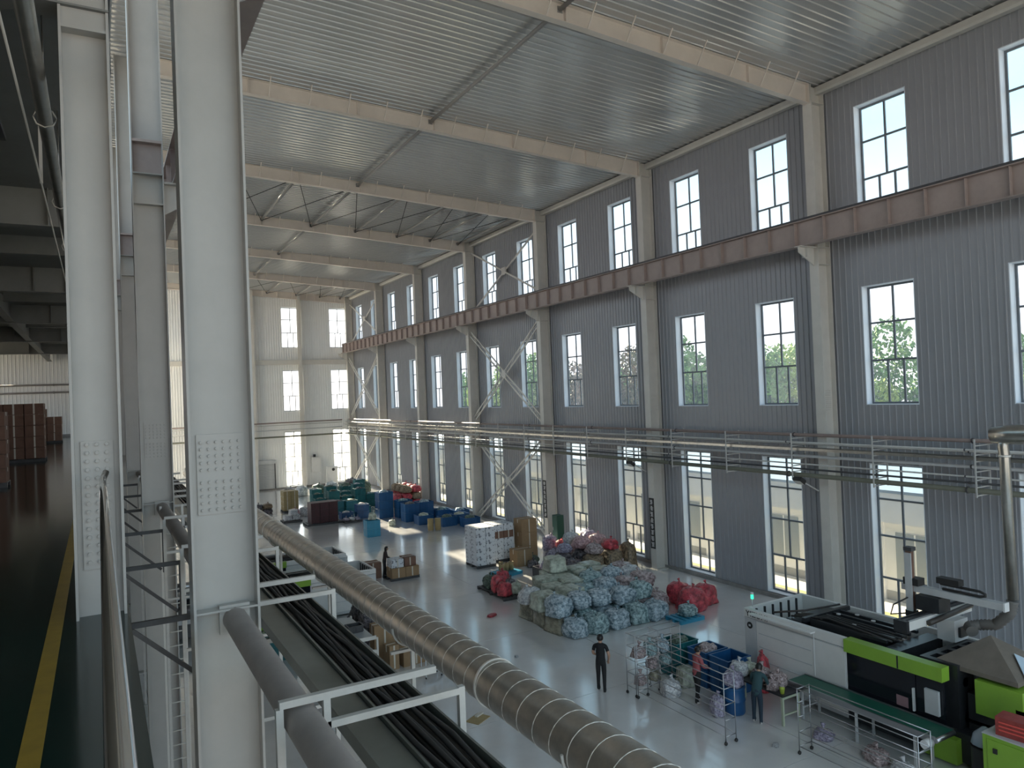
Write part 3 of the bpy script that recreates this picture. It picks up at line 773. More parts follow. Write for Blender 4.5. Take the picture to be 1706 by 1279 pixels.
# ------------------------------------------------------------------ injection moulding machines
def machine(root, detail=True):
    # local: x 0 (operator face) .. 2.6, y 0 (clamp end, negative towards the injection end), z up
    t = root
    B = lambda n, m, *a: MB().box(*a).build(n, m, t)
    B('bed', MDARK, 0.15, 2.45, -7.6, -0.1, 0.08, 0.75)
    # clamp guard: open-topped box
    g = MB(); g.box(0, 0.12, -3.45, 0, 0.1, 1.93); B0 = g.build('guard_panel', MGREY, t)
    for y0, y1 in ((-0.02, -0.45), (-0.47, -2.48), (-2.50, -3.44)):
        pn = MB().box(-0.015, 0.0, y1, y0, 0.25, 1.90).build('door_panel', MWHITE if y1 < -2.4 else MGREY, t)
    for z in (0.75, 1.15, 1.55): MB().box(-0.025, -0.015, -2.40, -0.55, z, z+0.03).build('groove_rib', MGREY, t)
    B('header', MWHITE, -0.02, 0.12, -3.45, 0, 1.95, 2.20)
    B('top_ledge', MWHITE, -0.22, -0.02, -2.55, -0.35, 2.10, 2.14)
    B('end_panel', MWHITE, 0.12, 2.48, -0.12, 0, 0.1, 2.20)
    B('guard_panel', MWHITE, 2.48, 2.60, -7.0, 0, 0.1, 2.20)
    for k in range(6): MB().box(0.35+0.36*k, 0.40+0.36*k, -0.17, -0.12, 1.2, 2.14).build('end_rib', MDARK, t)
    MB().box(0.0, 0.02, -3.49, -3.45, 0.1, 2.20).build('door_edge', WHITEP, t); MB().box(-0.03, 0.0, -2.50, -2.48, 0.1, 2.10).build('door_edge', WHITEP, t)
    # clamp unit
    for x in (0.62, 1.98):
        for z in (0.95, 1.78): MB().tube([(x, -0.9, z), (x, -6.2, z)], 0.11, 14).build('tie_bar', STEEL if z > 1 else MDARK, t)
    MB().tube([(1.3, -0.2, 1.5), (1.3, -1.3, 1.5)], 0.17, 14).build('ram_cylinder', MDARK, t)
    B('rear_platen', MDARK, 0.38, 2.22, -1.75, -1.25, 0.75, 2.12)
    tb = MB().box(0.55, 2.05, -3.55, -1.95, 1.45, 2.18)
    for k in range(5): tb.box(0.5+0.33*k, 0.58+0.33*k, -4.3, -1.9, 2.18, 2.26)
    tb.build('toggle_block', MDARK, t)
    for a, b in ((0.7, -2.2), (1.05, -2.5), (1.4, -2.25), (1.75, -2.6), (0.9, -3.1), (1.6, -3.2)):
        MB().tube([(a, b, 2.27), (a, b, 2.30)], 0.06, 10).build('cap', MGREY, t)
    MB().tube([(0.25, -0.9, 2.22), (0.9, -1.5, 2.30), (2.2, -1.7, 2.30)], 0.03, 8).build('hose', CABLE, t)
    B('cross_tie', MDARK, 0.3, 2.3, -1.98, -1.86, 2.18, 2.30)
    for k in range(4): MB().tube([(0.55+0.15*k, -1.3, 2.16), (0.62+0.16*k, -2.5, 2.36-0.02*k), (0.6+0.2*k, -4.4, 2.24)], 0.028, 7).build('hose', BLACK, t)
    mp = MB().box(0.38, 2.22, -4.75, -4.35, 0.75, 2.14); mp.build('moving_platen', MDARK, t)
    fp = MB().box(0.3, 2.3, -6.2, -5.95, 0.75, 2.22).box(0.3, 2.3, -5.45, -5.30, 0.75, 2.22)
    for k in range(5): fp.box(0.3+0.46*k, 0.46+0.46*k, -5.95, -5.45, 0.75, 2.22)
    fp.build('fixed_platen', MDARK, t)
    # mould door side
    B('header_beam', MGREEN, -0.08, 0.22, -6.05, -3.47, 1.87, 2.20)
    B('header_beam_gap', MDARK, -0.085, 0.2, -4.98, -4.94, 1.88, 2.19)
    B('door_glass', MGLASS, 0.0, 0.03, -5.35, -3.50, 0.5, 1.86)
    B('door_glass', MGLASS, 0.0, 0.03, -6.05, -5.37, 0.5, 1.86)
    B('door_handle', WHITEP, -0.06, 0.0, -5.33, -5.29, 0.95, 1.5)
    B('door_sill', MDARK, 0.0, 0.15, -6.05, -3.47, 0.1, 0.5)
    B('control_screen', MGREY, -0.10, -0.02, -5.95, -5.62, 1.05, 1.62)
    B('warning_plate', mat('pink_warning_plate', (0.30, 0.18, 0.2), 0.6), -0.012, 0.0, -5.15, -4.85, 0.95, 1.2)
    B('lower_box', MGREEN, -0.05, 0.6, -6.3, -5.5, 0.05, 0.62)
    # injection unit
    B('carriage_base', MDARK, 0.5, 2.1, -9.8, -6.3, 0.2, 0.9)
    ic = MB().box(0.35, 1.35, -7.55, -6.55, 1.62, 2.02); ic.box(0.35, 0.50, -7.55, -6.55, 1.25, 1.62).box(0.35, 1.35, -7.55, -7.4, 1.25, 1.62)
    ic.build('injection_cover', MGREEN, t)
    B('nozzle_block', MDARK, 0.50, 1.3, -7.38, -6.3, 1.0, 1.60)
    MB().tube([(0.85, -7.4, 1.45), (0.85, -9.9, 1.45)], 0.24, 18).build('barrel_guard', STEEL, t)
    B('hydraulic_tank', MGREY, 0.3, 2.3, -9.9, -7.7, 0.9, 1.15)
    return t
r = empty('moulding_machine', (17.0, 16.1, 0))
machine(r)
tx = bpy.data.curves.new('lettering', 'FONT'); tx.body = 'YIZUMI'; tx.size = 0.24; tx.extrude = 0.003; tx.space_character = 1.1
_tmp = bpy.data.objects.new('lettering', tx); COL.objects.link(_tmp)
_me = bpy.data.meshes.new_from_object(_tmp); bpy.data.objects.remove(_tmp); _me.materials.clear(); _me.materials.append(INK)
txo = inst('lettering', _me, r, (-0.024, -0.08, 1.99), (math.pi/2, 0, -math.pi/2))
MB().tube([(-0.030, -0.22, 1.72), (-0.012, -0.22, 1.72)], 0.10, 20).build('round_badge', INK, r)
MB().box(-0.034, -0.030, -0.26, -0.18, 1.69, 1.75).build('badge_mark', MGREY, r)
tag(r, 'white and lime green injection moulding machine at the lower right', 'machine')
bk = empty('beacon', (17.30, 16.04, 2.202))
MB().tube([(0, 0, 0), (0, 0, 0.22)], 0.015, 8).build('stem', MGREY, bk)
MB().tube([(0, 0, 0.22), (0, 0, 0.36)], 0.045, 12).build('lamp', mat('green_beacon', (0.02, 0.5, 0.28), 0.3, emit=((0.05, 0.9, 0.5), 0.6)), bk)
MB().tube([(0, 0, 0.36), (0, 0, 0.42)], 0.045, 12).build('cap', WHITEP, bk)
tag(bk, 'small green signal beacon on the large moulding machine', 'beacon')
# take-out robot
rb = empty('takeout_robot', (18.2, 11.1, 0))
MB().box(-1.15, 1.75, -0.14, 0.14, 2.78, 3.0).build('traverse_beam', MWHITE, rb)
MB().box(-1.12, 1.7, -0.06, 0.02, 3.0, 3.04).build('rail', MDARK, rb); MB().box(-1.12, 1.7, 0.07, 0.12, 3.0, 3.05).build('rail', MDARK, rb)
MB().box(-1.16, -1.05, -0.17, 0.17, 2.74, 3.04).build('end_cap', MDARK, rb)
MB().tube([(-0.3, -0.2, 2.86), (0.2, -0.22, 2.9), (1.6, -0.2, 2.98)], 0.07, 8).build('cable_chain', CABLE, rb)
MB().box(0.55, 1.15, -0.35, 0.1, 2.24, 2.78).build('riser_cabinet', WHITEP, rb)
MB().box(0.7, 1.1, -0.42, -0.36, 2.35, 2.6).build('valve_box', MDARK, rb)
MB().box(0.0, 0.5, -0.3, 0.3, 3.05, 3.42).build('slide_carriage', MDARK, rb)
MB().box(0.12, 0.30, -1.75, 0.75, 3.45, 3.62).build('kick_arm', MGREY, rb)
MB().box(0.11, 0.31, -1.79, -1.75, 3.43, 3.64).build('arm_tip', WHITEP, rb)
ch = [(0.2, -0.25, 3.78), (0.2, -1.2, 3.78), (0.2, -1.32, 3.74), (0.2, -1.32, 3.69), (0.2, -1.2, 3.66), (0.2, -0.3, 3.66)]
MB().tube(ch, 0.035, 8).build('cable_chain', BLACK, rb)
MB().box(0.10, 0.34, -0.75, -0.2, 3.80, 3.95).build('drive_box', BLACK, rb)
MB().box(0.05, 0.35, 0.25, 0.65, 3.62, 3.80).build('drive_box', BLACK, rb)
mst = MB().box(0.06, 0.20, 0.42, 0.56, 2.95, 4.50); mst.build('vertical_mast', DCARD, rb)
MB().box(0.03, 0.06, 0.40, 0.58, 2.95, 4.45).build('mast_rail', MGREY, rb)
MB().box(0.04, 0.24, 0.38, 0.60, 4.50, 4.60).build('mast_cap', DARKST, rb)
MB().cbox(0.13, 0.49, 2.88, 0.18, 0.25, 0.16).build('gripper', MDARK, rb)
MB().tube([(0.0, 0.5, 3.3), (-0.25, 0.75, 3.1), (-0.15, 0.9, 2.8), (0.1, 0.6, 2.85)], 0.02, 6).build('hose', BLACK, rb)
tag(rb, 'take-out robot with tall mast and white arms above the moulding machine', 'robot')
# hopper hood, hose and drop pipe
HOODM = mat('brown_grey_fabric_hood', (0.20, 0.17, 0.14), 0.7, var=0.2, scale=3)
hd = empty('hopper', (1.25, -6.55, 0)); hd.parent = r
MB().tube([(0, 0, 1.16), (0, 0, 2.2)], 0.45, 20).build('hopper_drum', MGREY, hd)
hood = MB(); bs = [(-0.85, -0.9, 2.2), (0.85, -0.9, 2.2), (0.85, 0.95, 2.2), (-0.85, 0.95, 2.2)]; ap = (0.05, 0.1, 2.82)
i0 = len(hood.v); hood.v += bs + [ap] + [(x, y, 2.1) for x, y, z in bs]
for a in range(4):
    hood.f.append((a, (a+1) % 4, 4)); hood.sm.append(False)
    hood.f.append((5+a, 5+(a+1) % 4, (a+1) % 4, a)); hood.sm.append(False)
hood.f.append((8, 7, 6, 5)); hood.sm.append(False)
hood.build('hood', HOODM, hd)
MB().prism([(-0.55, 0.0), (0.5, 0.0), (0.0, 0.6)], 'z', 0, 0.012).build('plastic_sheet', mat('pale_blue_plastic_sheet', (0.55, 0.68, 0.80), 0.2), hd)
ps = hd.children[-1]; ps.location = (-0.02, -0.93, 2.22); ps.rotation_euler = (math.radians(33), 0, 0)
dp = empty('extraction_pipe', (19.1, 9.55, 0))
MB().tube([(0, -5.0, 7.72), (0, -0.2, 7.55), (0, 0.25, 7.52)], [0.26, 0.24, 0.20], 18).build('header_duct', GALV, dp)
MB().tube([(0, 0.0, 7.5), (0, 0.02, 7.25), (0, 0.0, 7.0), (0, -0.03, 3.56)], 0.12, 16).build('drop_pipe', GALV, dp)
MB().lathe([(0.14, 7.0), (0.14, 7.05)], 0, 0, 16).build('collar', SEAM, dp)
tag(dp, 'bright metal extraction pipe dropping past the wall at the right edge', 'pipe')
hs = empty('flexible_hose', (19.1, 9.5, 0)); hp = []; hr = []
ctrl = [Vector((0, 0.02, 3.53)), Vector((0, 0.10, 3.2)), Vector((-0.02, 0.42, 2.85)), Vector((-0.1, 0.75, 2.78)), Vector((-0.25, 0.95, 2.72)), Vector((-0.45, 0.75, 2.66))]
for k in range(len(ctrl)-1):
    for j in range(8):
        hp.append(ctrl[k].lerp(ctrl[k+1], j/8)); hr.append(0.14 if (k*8+j) % 2 else 0.115)
MB().tube(hp, hr, 14).build('hose', mat('grey_flex_hose', (0.16, 0.15, 0.14), 0.6), hs)
tag(hs, 'ribbed grey flexible hose between extraction pipe and hopper', 'hose')
# control cabinet at the lower right corner
gc = empty('control_cabinet', (16.45, 7.4, 0))
MB().box(-0.45, 0.5, -1.3, 1.3, 0.06, 1.48).build('body', MGREEN, gc); MB().box(-0.47, -0.45, -0.02, 1.2, 0.2, 1.4).build('door', MGREEN, gc)
MB().box(-0.50, -0.47, 1.0, 1.08, 1.15, 1.25).build('latch', BLACK, gc); MB().box(-0.4, 0.45, -1.25, 1.25, 0, 0.06).build('plinth', MDARK, gc)
MB().box(-0.46, 0.51, -1.31, 1.31, 1.48, 1.50).build('lid', MGREY, gc)
tag(gc, 'lime green control cabinet at the lower right corner', 'cabinet')
rs = empty('red_carton', (16.35, 8.15, 1.50))
REDC = mat('dull_red_print', (0.36, 0.06, 0.05), 0.6, var=0.3, scale=6)
MB().cbox(0, 0, 0.19, 0.42, 0.72, 0.38, Euler((0, 0, 0.1)).to_matrix()).build('body', REDC, rs)
for z in (0.12, 0.20, 0.28): MB().cbox(-0.222, 0.02, z, 0.008, 0.5, 0.03, Euler((0, 0, 0.1)).to_matrix()).build('printed_line', mat('bright_red_print', (0.75, 0.10, 0.08), 0.5), rs)
tag(rs, 'red printed carton lying on the green control cabinet', 'carton')
pb = MB().tube([(0, 0, 0.02), (0.02, 0, 0.25), (0, 0.02, 0.4)], [0.28, 0.24, 0.05], 12).build('plastic_bag', mat('pale_blue_bag', (0.35, 0.42, 0.50), 0.25)); pb.location = (16.75, 9.05, 0.86)
bn = empty('waste_drum', (16.75, 9.05, 0)); MB().lathe([(0.26, 0), (0.28, 0.03), (0.28, 0.83), (0.30, 0.86)], 0, 0, 18).build('drum', BLACK, bn); tag(bn, 'black drum beside the conveyor end', 'drum')
tag(pb, 'pale blue plastic bag bulging out of the black drum', 'bag')

# conveyor
cv = empty('belt_conveyor', (16.5, 11.8, 0))
BELT = mat('green_conveyor_belt', (0.015, 0.11, 0.075), 0.4)
MB().box(-0.34, 0.34, -2.0, 2.05, 0.86, 0.90).build('belt', BELT, cv)
for x in (-0.37, 0.37): MB().box(x-0.02, x+0.02, -2.0, 2.05, 0.78, 0.925).build('side_rail', STEEL, cv)
for y in (-2.0, 2.05): MB().tube([(-0.36, y, 0.84), (0.36, y, 0.84)], 0.06, 12).build('end_roller', STEEL, cv)
MB().tube([(-0.39, -1.9, 0.78), (-0.62, -1.9, 0.78)], 0.10, 14).build('motor', WHITEP, cv)
for x in (-0.33, 0.33):
    for y in (-1.5, 0.0, 1.6): MB().box(x-0.025, x+0.025, y-0.025, y+0.025, 0, 0.78).build('leg', MGREY, cv)
for y in (-1.5, 1.6): MB().box(-0.3, 0.3, y-0.02, y+0.02, 0.3, 0.34).build('stretcher', MGREY, cv)
tag(cv, 'green belt conveyor alongside the moulding machine', 'conveyor')

# wire racks
def rack(name, loc, rz, L, D, H_, shelves, bays, label, cas=True):
    t = empty(name, loc, rz); r_ = 0.013
    for i in range(bays+1):
        for y in (0, D):
            x = i*L/bays
            MB().tube([(x, y, 0.09), (x, y, H_)], r_, 6).build('post', STEEL, t)
            MB().tube([(x-0.02, y, 0.045), (x+0.02, y, 0.045)], 0.045, 10).build('caster', BLACK, t)
            MB().box(x-0.012, x+0.012, y-0.012, y+0.012, 0.03, 0.10).build('caster_fork', BLACK, t)
    for z in shelves:
        mb = MB()
        for y in (0, D): mb.tube([(0, y, z), (L, y, z)], r_*0.9, 6)
        for i in range(bays+1): mb.tube([(i*L/bays, 0, z), (i*L/bays, D, z)], r_*0.9, 6)
        mb.build('shelf_rails', STEEL, t)
    return tag(t, label, 'rack', 'wheeled tube racks')
rack('tube_rack', (13.42, 16.98, 0), 0, 1.75, 0.42, 1.8, (0.25, 0.65, 1.05, 1.42, 1.79), 2, 'wheeled tube rack holding clear plastic bags behind the man in black')
rack('tube_rack', (13.78, 13.5, 0), math.pi/2, 3.4, 0.36, 1.8, (0.22, 0.62, 1.0, 1.4, 1.78), 1, 'long empty wheeled tube rack in front of the woman in pink')
rack('tube_rack', (14.98, 9.2, 0), math.pi/2, 3.0, 0.44, 1.6, (0.2, 0.55, 0.9, 1.25, 1.58), 1, 'long empty wheeled tube rack in front of the green conveyor')

# machines on the left side of the aisle (turned, clamp end towards the aisle)
def left_machine(x_end, y_face, s, label):
    t = empty('moulding_machine', (x_end, y_face, 0)); machine(t, False)
    # local x -> +Y world, local y -> +X world (mirror), so scale x -1 then turn
    t.rotation_euler = (0, 0, math.pi/2); t.scale = (s, -s, s)
    return tag(t, label, 'machine', 'moulding machines left of the aisle')
left_machine(10.15, 30.3, 0.8, 'green and white moulding machine half hidden behind the spiral duct')
left_machine(10.05, 34.3, 0.8, 'second moulding machine beyond the duct with a dark open top')

# ------------------------------------------------------------------ bags, sacks, crates and cartons
def bag_mesh(seed, boxy=0.5, crumple=0.10, n=7):
    # unit bag: about 1 x 1 x 1, base at z = 0
    r = random.Random(seed); off = Vector((r.uniform(0, 50), r.uniform(0, 50), r.uniform(0, 50)))
    mb = MB(); idx = {}
    def vert(p):
        k = (round(p[0], 4), round(p[1], 4), round(p[2], 4))
        if k in idx: return idx[k]
        v = Vector(p); sph = v.normalized()*0.62
        q = v.lerp(sph, 1-boxy)
        d = noise.noise(q*2.2+off)*crumple*1.6 + noise.noise(q*5.5+off)*crumple
        q = q*(1+d)
        z = q.z; f = 1.0 + 0.12*max(0, -z)*2
        q.x *= f; q.y *= f
        if q.z < -0.42: q.z = -0.42 + (q.z+0.42)*0.1
        idx[k] = len(mb.v); mb.v.append((q.x, q.y, q.z+0.43)); return idx[k]
    rng = [-0.5+i/n for i in range(n+1)]
    for ax in range(3):
        for sg in (-0.5, 0.5):
            for i in range(n):
                for j in range(n):
                    c = []
                    for (a, b) in ((i, j), (i+1, j), (i+1, j+1), (i, j+1)):
                        p = [0, 0, 0]; p[ax] = sg; p[(ax+1) % 3] = rng[a]; p[(ax+2) % 3] = rng[b]; c.append(vert(p))
                    if sg < 0: c.reverse()
                    mb.f.append(tuple(c)); mb.sm.append(True)
    lo = [min(v[i] for v in mb.v) for i in range(3)]; hi = [max(v[i] for v in mb.v) for i in range(3)]
    mb.v = [((x-lo[0])/(hi[0]-lo[0])-0.5, (y-lo[1])/(hi[1]-lo[1])-0.5, (z-lo[2])/(hi[2]-lo[2])) for x, y, z in mb.v]
    return mb.mesh('bag', None)
SOFT = [bag_mesh(s, 0.45, 0.13) for s in range(5)]
SACK = [bag_mesh(20+s, 0.82, 0.05) for s in range(3)]
for me in SOFT+SACK: me.materials.append(MGREY)
tie_me = MB().tube([(0, 0, -0.06), (0.01, 0, 0.03), (0.03, 0.01, 0.10), (0.06, 0.0, 0.15)], [0.10, 0.03, 0.06, 0.09], 8).mesh('tied_neck', None); tie_me.materials.append(MGREY)
seam_me = MB().box(-0.40, 0.40, -0.008, 0.008, -0.02, 0.03).mesh('stitched_seam', None); seam_me.materials.append(MGREY)
def film(name, c, c2, rough=0.22, scale=7, bump=0.9):
    c = tuple(min(0.85, v*1.55) for v in c); c2 = tuple(v*1.2 for v in c2)
    return mat(name, c, rough, col2=c2, scale=scale, thr=(0.38, 0.62), bump=bump, bscale=16, coat=0.3)
FB = film('clear_film_blue_white', (0.42, 0.48, 0.52), (0.10, 0.16, 0.20))
FT = film('clear_film_teal', (0.34, 0.44, 0.45), (0.07, 0.13, 0.14))
FG = film('pale_green_sack', (0.42, 0.45, 0.38), (0.22, 0.23, 0.18), 0.5, 3, 0.4)
FO = film('olive_sack', (0.26, 0.24, 0.18), (0.12, 0.11, 0.08), 0.5, 3, 0.4)
FP = film('clear_film_pink_brown', (0.42, 0.34, 0.34), (0.16, 0.11, 0.11))
FR = film('red_film', (0.50, 0.06, 0.08), (0.22, 0.02, 0.03), 0.3, 4)
FW = film('white_film', (0.62, 0.62, 0.64), (0.32, 0.33, 0.36))
FD = film('dark_mixed_film', (0.14, 0.12, 0.13), (0.03, 0.03, 0.035))
FBR = film('brown_bale', (0.26, 0.19, 0.12), (0.08, 0.06, 0.04), 0.6, 9)
FPK = film('pink_white_film', (0.55, 0.36, 0.36), (0.30, 0.16, 0.18))
FGR = film('dark_green_heap', (0.10, 0.15, 0.11), (0.02, 0.03, 0.025), 0.5, 9)
FVI = film('violet_grey_film', (0.36, 0.33, 0.42), (0.14, 0.12, 0.18))
rg = random.Random(11)
def bag(x, y, z, s, m, label, group, soft=True, rz=None, name='bag'):
    me = rg.choice(SOFT if soft else SACK)
    o = inst(name, me, None, (x, y, z), (0, 0, rg.uniform(-0.5, 0.5) if rz is None else rz), s, m)
    k = inst('tied_neck' if soft else 'stitched_seam', tie_me if soft else seam_me, o, (0.12, 0.05, 0.93 if soft else 0.95), (0, 0, rg.uniform(0, 3)), (1/s[0]*0.8, 1/s[1]*0.8, 1/s[2]*0.8) if soft else (1, 1, 1), m)
    return tag(o, label, 'bag' if soft else 'sack', group)
def pallet(x, y, w_, d_, m, label, rz=0.0, group=None, z=0.0):
    t = empty('pallet', (x, y, z), rz)
    n = max(4, int(w_/0.2)); bw = w_/n*0.72
    for i in range(n):
        cx = -w_/2+bw/2+i*(w_-bw)/(n-1); MB().box(cx-bw/2, cx+bw/2, -d_/2, d_/2, 0.12, 0.145).build('deck_board', m, t)
    for yy in (-d_/2+0.06, 0, d_/2-0.06): MB().box(-w_/2, w_/2, yy-0.05, yy+0.05, 0.0, 0.119).build('bearer', m, t)
    return tag(t, label, 'pallet', group)

# --- main pile of bagged parts: rows from the camera side to the wall side
GP = 'bagged parts in the big pile'
cols_ = {FB: 'silver-blue', FT: 'teal-grey', FG: 'pale green', FO: 'olive', FP: 'pinkish', FR: 'red', FW: 'white'}
layout = [  # row y, list of (x, tiers, materials bottom..top, soft)
    (22.45, [(15.05, [FB]), (16.0, [FT]), (16.95, [FB]), (17.9, [FT]), (18.75, [FB])]),
    (23.40, [(15.0, [FO, FB]), (16.0, [FT, FB]), (16.95, [FB, FB]), (17.9, [FT, FB]), (18.8, [FP, FT]), (19.8, [FP])]),
    (24.35, [(14.95, [FO, FG]), (15.95, [FO, FG]), (16.9, [FB, FT]), (17.85, [FT, FB]), (18.85, [FP, FP]), (19.8, [FP, FP])]),
    (25.30, [(14.95, [FO, FW]), (15.95, [FG, FG]), (16.95, [FG, FG]), (17.9, [FB, FT]), (18.9, [FP, FB]), (19.85, [FP, FW])]),
    (26.25, [(16.1, [FO, FG]), (17.1, [FG, FG]), (18.1, [FO, FG]), (19.1, [FG, FG]), (20.1, [FB, FP])]),
    (27.2, [(17.2, [FO, FG, FG]), (18.2, [FO, FG]), (19.2, [FG, FG]), (20.2, [FB])]),
]
RW = ['front', 'second', 'third', 'fourth', 'fifth', 'rear']
TW = ['bottom', 'middle', 'upper']
for j, (y, lst) in enumerate(layout):
    for i, (x, ms) in enumerate(lst):
        z = 0.0
        for k, m in enumerate(ms):
            sf = m not in (FG, FO); h = rg.uniform(0.58, 0.82) if sf else rg.uniform(0.60, 0.68)
            tier = 'single' if len(ms) == 1 else ('upper' if k == len(ms)-1 else ('lower' if k == 0 else 'middle'))
            bag(x+rg.uniform(-0.09, 0.09), y+rg.uniform(-0.09, 0.09), z, (rg.uniform(0.88, 1.04), rg.uniform(0.88, 1.04), h), m,
                '%s %s, %s tier, %s from the aisle, %s row of the big pile' % (cols_[m], 'bag' if sf else 'sack', tier, ORD[i], RW[j]), GP, sf, rz=rg.uniform(-0.16, 0.16) + rg.choice((0, 1.57, 3.14)))
            z += h*0.97
for i, (x, y, s) in enumerate(((20.65, 22.3, (1.05, 1.0, 0.95)), (21.75, 22.7, (0.95, 0.95, 0.85)), (21.0, 23.45, (0.95, 0.9, 0.9)))):
    bag(x, y, 0.0, s, FR, ['large red film bag at the near corner of the big pile', 'red film bag nearest the wall beside the big pile', 'red film bag behind the large red corner bag'][i], 'red bags at the pile corner', rz=0.1*i)
pallet(19.55, 21.55, 1.2, 0.9, SKYP, 'sky blue plastic pallet lying in front of the big pile')
bag(19.75, 21.6, 0.146, (0.8, 0.65, 0.42), FT, 'clear bag lying alone on the sky blue pallet', None)
# --- red and green goods on a low pallet at the aisle end
pallet(15.75, 29.3, 1.3, 2.6, DARKST, 'dark pallet under the red bags at the aisle end')
for i, (x, y, z, s, m, lb) in enumerate(((15.35, 28.4, 0.146, (0.62, 0.62, 0.6), FR, 'red bag at the near end of the dark pallet'), (15.95, 28.45, 0.146, (0.55, 0.6, 0.45), FG, 'small pale green bag beside the red bags on the dark pallet'),
        (15.4, 29.1, 0.146, (0.65, 0.65, 0.75), FR, 'tall red bag in the middle of the dark pallet'), (16.05, 29.15, 0.146, (0.6, 0.6, 0.5), FD, 'dark film bag in the middle of the dark pallet'),
        (15.45, 29.85, 0.146, (0.65, 0.6, 0.6), FGR, 'dark green bag towards the far end of the dark pallet'), (16.1, 29.9, 0.146, (0.6, 0.65, 0.7), FR, 'red bag towards the far end of the dark pallet'),
        (15.7, 30.45, 0.146, (0.7, 0.55, 0.45), FGR, 'low green bag at the far end of the dark pallet'))):
    bag(x, y, z, s, m, lb, 'bags on the dark pallet')
bx = empty('grey_bin', (18.4, 29.6, 0)); MB().box(-0.6, 0.6, -0.45, -0.40, 0, 0.75).build('side', DARKST, bx); MB().box(-0.6, 0.6, 0.40, 0.45, 0, 0.75).build('side', DARKST, bx)
MB().box(-0.6, -0.55, -0.40, 0.40, 0, 0.75).build('end', DARKST, bx); MB().box(0.55, 0.6, -0.40, 0.40, 0, 0.75).build('end', DARKST, bx); MB().box(-0.55, 0.55, -0.40, 0.40, 0.0, 0.05).build('bottom', DARKST, bx)
tag(bx, 'dark grey open bin between the big pile and the wall pile', 'bin')
bag(18.4, 29.6, 0.06, (0.85, 0.68, 0.95), FVI, 'violet-grey film bag heaped in the dark grey bin', None, rz=0.05)
# --- heap against the wall
wall_heap = [(20.3, 30.2, 0, (1.0, 1.0, 0.75), FD, 'dark'), (21.4, 30.1, 0, (1.05, 1.0, 0.85), FBR, 'brown'), (22.5, 30.0, 0, (1.1, 1.0, 0.95), FBR, 'brown'), (23.35, 29.75, 0, (0.72, 1.0, 1.3), FBR, 'tall brown'),
    (20.4, 31.3, 0, (1.0, 1.0, 0.85), FD, 'dark'), (21.5, 31.2, 0, (1.0, 1.0, 0.95), FD, 'dark'), (22.6, 31.2, 0, (1.0, 1.0, 1.0), FBR, 'brown'),
    (20.6, 32.4, 0, (1.0, 1.0, 0.8), FVI, 'violet-grey'), (21.7, 32.4, 0, (1.0, 1.0, 0.95), FP, 'pinkish'), (22.8, 32.4, 0, (1.0, 1.0, 0.95), FD, 'dark'),
    (21.5, 30.15, 0.84, (0.8, 0.8, 0.5), FP, 'upper pinkish'), (22.5, 30.1, 0.94, (0.8, 0.8, 0.5), FR, 'upper red'), (21.5, 31.25, 0.94, (0.85, 0.85, 0.6), FPK, 'upper pink and white'),
    (22.6, 31.3, 0.98, (0.85, 0.85, 0.55), FPK, 'upper pink and white'), (21.7, 32.45, 0.93, (0.85, 0.8, 0.6), FW, 'upper white'), (22.8, 32.45, 0.93, (0.8, 0.8, 0.6), FVI, 'upper violet-grey'), (20.5, 31.35, 0.83, (0.7, 0.7, 0.45), FVI, 'upper violet-grey')]
seen = {}
for (x, y, z, s, m, nm) in wall_heap:
    rn = 'near' if y < 30.8 else ('middle' if y < 32 else 'far'); key = (nm, rn); seen[key] = seen.get(key, 0)+1
    bag(x, y, z, s, m, '%s bag, %s row of the wall heap, %s from the aisle' % (nm, rn, ORD[seen[key]-1]), 'bags heaped by the second wall column', rz=rg.uniform(-0.12, 0.12))
for i, (x, y, s) in enumerate(((19.6, 31.6, 0.7), (19.4, 32.7, 0.6), (19.9, 33.6, 0.65))):
    bag(x, y, 0, (s, s, s*0.6), (FGR, FD, FGR)[i], '%s low dark bag on the floor left of the wall heap' % ORD[i], 'low bags left of the wall heap')
gcab = empty('tall_cabinet', (23.45, 36.4, 0)); MB().box(-0.22, 0.22, -0.28, 0.28, 0.05, 1.75).build('body', mat('bottle_green_paint', (0.015, 0.07, 0.05), 0.5), gcab)
MB().box(-0.235, -0.22, -0.25, 0.25, 0.1, 1.7).build('door', MATS['bottle_green_paint'], gcab); MB().box(-0.26, -0.235, 0.15, 0.18, 0.85, 1.05).build('handle', STEEL, gcab); MB().box(-0.2, 0.2, -0.25, 0.25, 0, 0.05).build('plinth', BLACK, gcab)
tag(gcab, 'dark green tall cabinet by the wall before the third column', 'cabinet')
bag(22.3, 35.6, 0, (0.9, 0.9, 0.85), FVI, 'violet and white film bag beside the dark green cabinet', None)
bag(22.4, 34.5, 0, (0.7, 0.7, 0.75), FR, 'red film bag on the floor beside the dark green cabinet', None)
# --- carton stacks on the aisle
def carton_stack(x0, y0, nx, ny, nz, s, mats, sname, group, z0=0.146, skip=()):
    C_ = {PRINTED: 'white printed', CARD: 'brown', DCARD: 'dark brown', TAN: 'tan'}
    for k in range(nz):
        for j in range(ny):
            for i in range(nx):
                if (i, j, k) in skip: continue
                m = mats[k] if isinstance(mats, list) else mats
                carton((x0+i*(s[0]+0.02), y0+j*(s[1]+0.02)+rg.uniform(-0.012, 0.012), z0+k*(s[2]+0.006)), s, m,
                       '%s carton, %s tier, %s file, %s rank, %s' % (C_[m], ORD[k], ['left', 'middle', 'right'][i] if nx > 2 else ['left', 'right'][i], ['front', 'rear', 'third'][j], sname), group, 0, m is not PRINTED)
carton_stack(17.12, 34.35, 2, 2, 5, (0.54, 0.66, 0.385), PRINTED, 'white aisle stack', 'cartons of the white aisle stack')
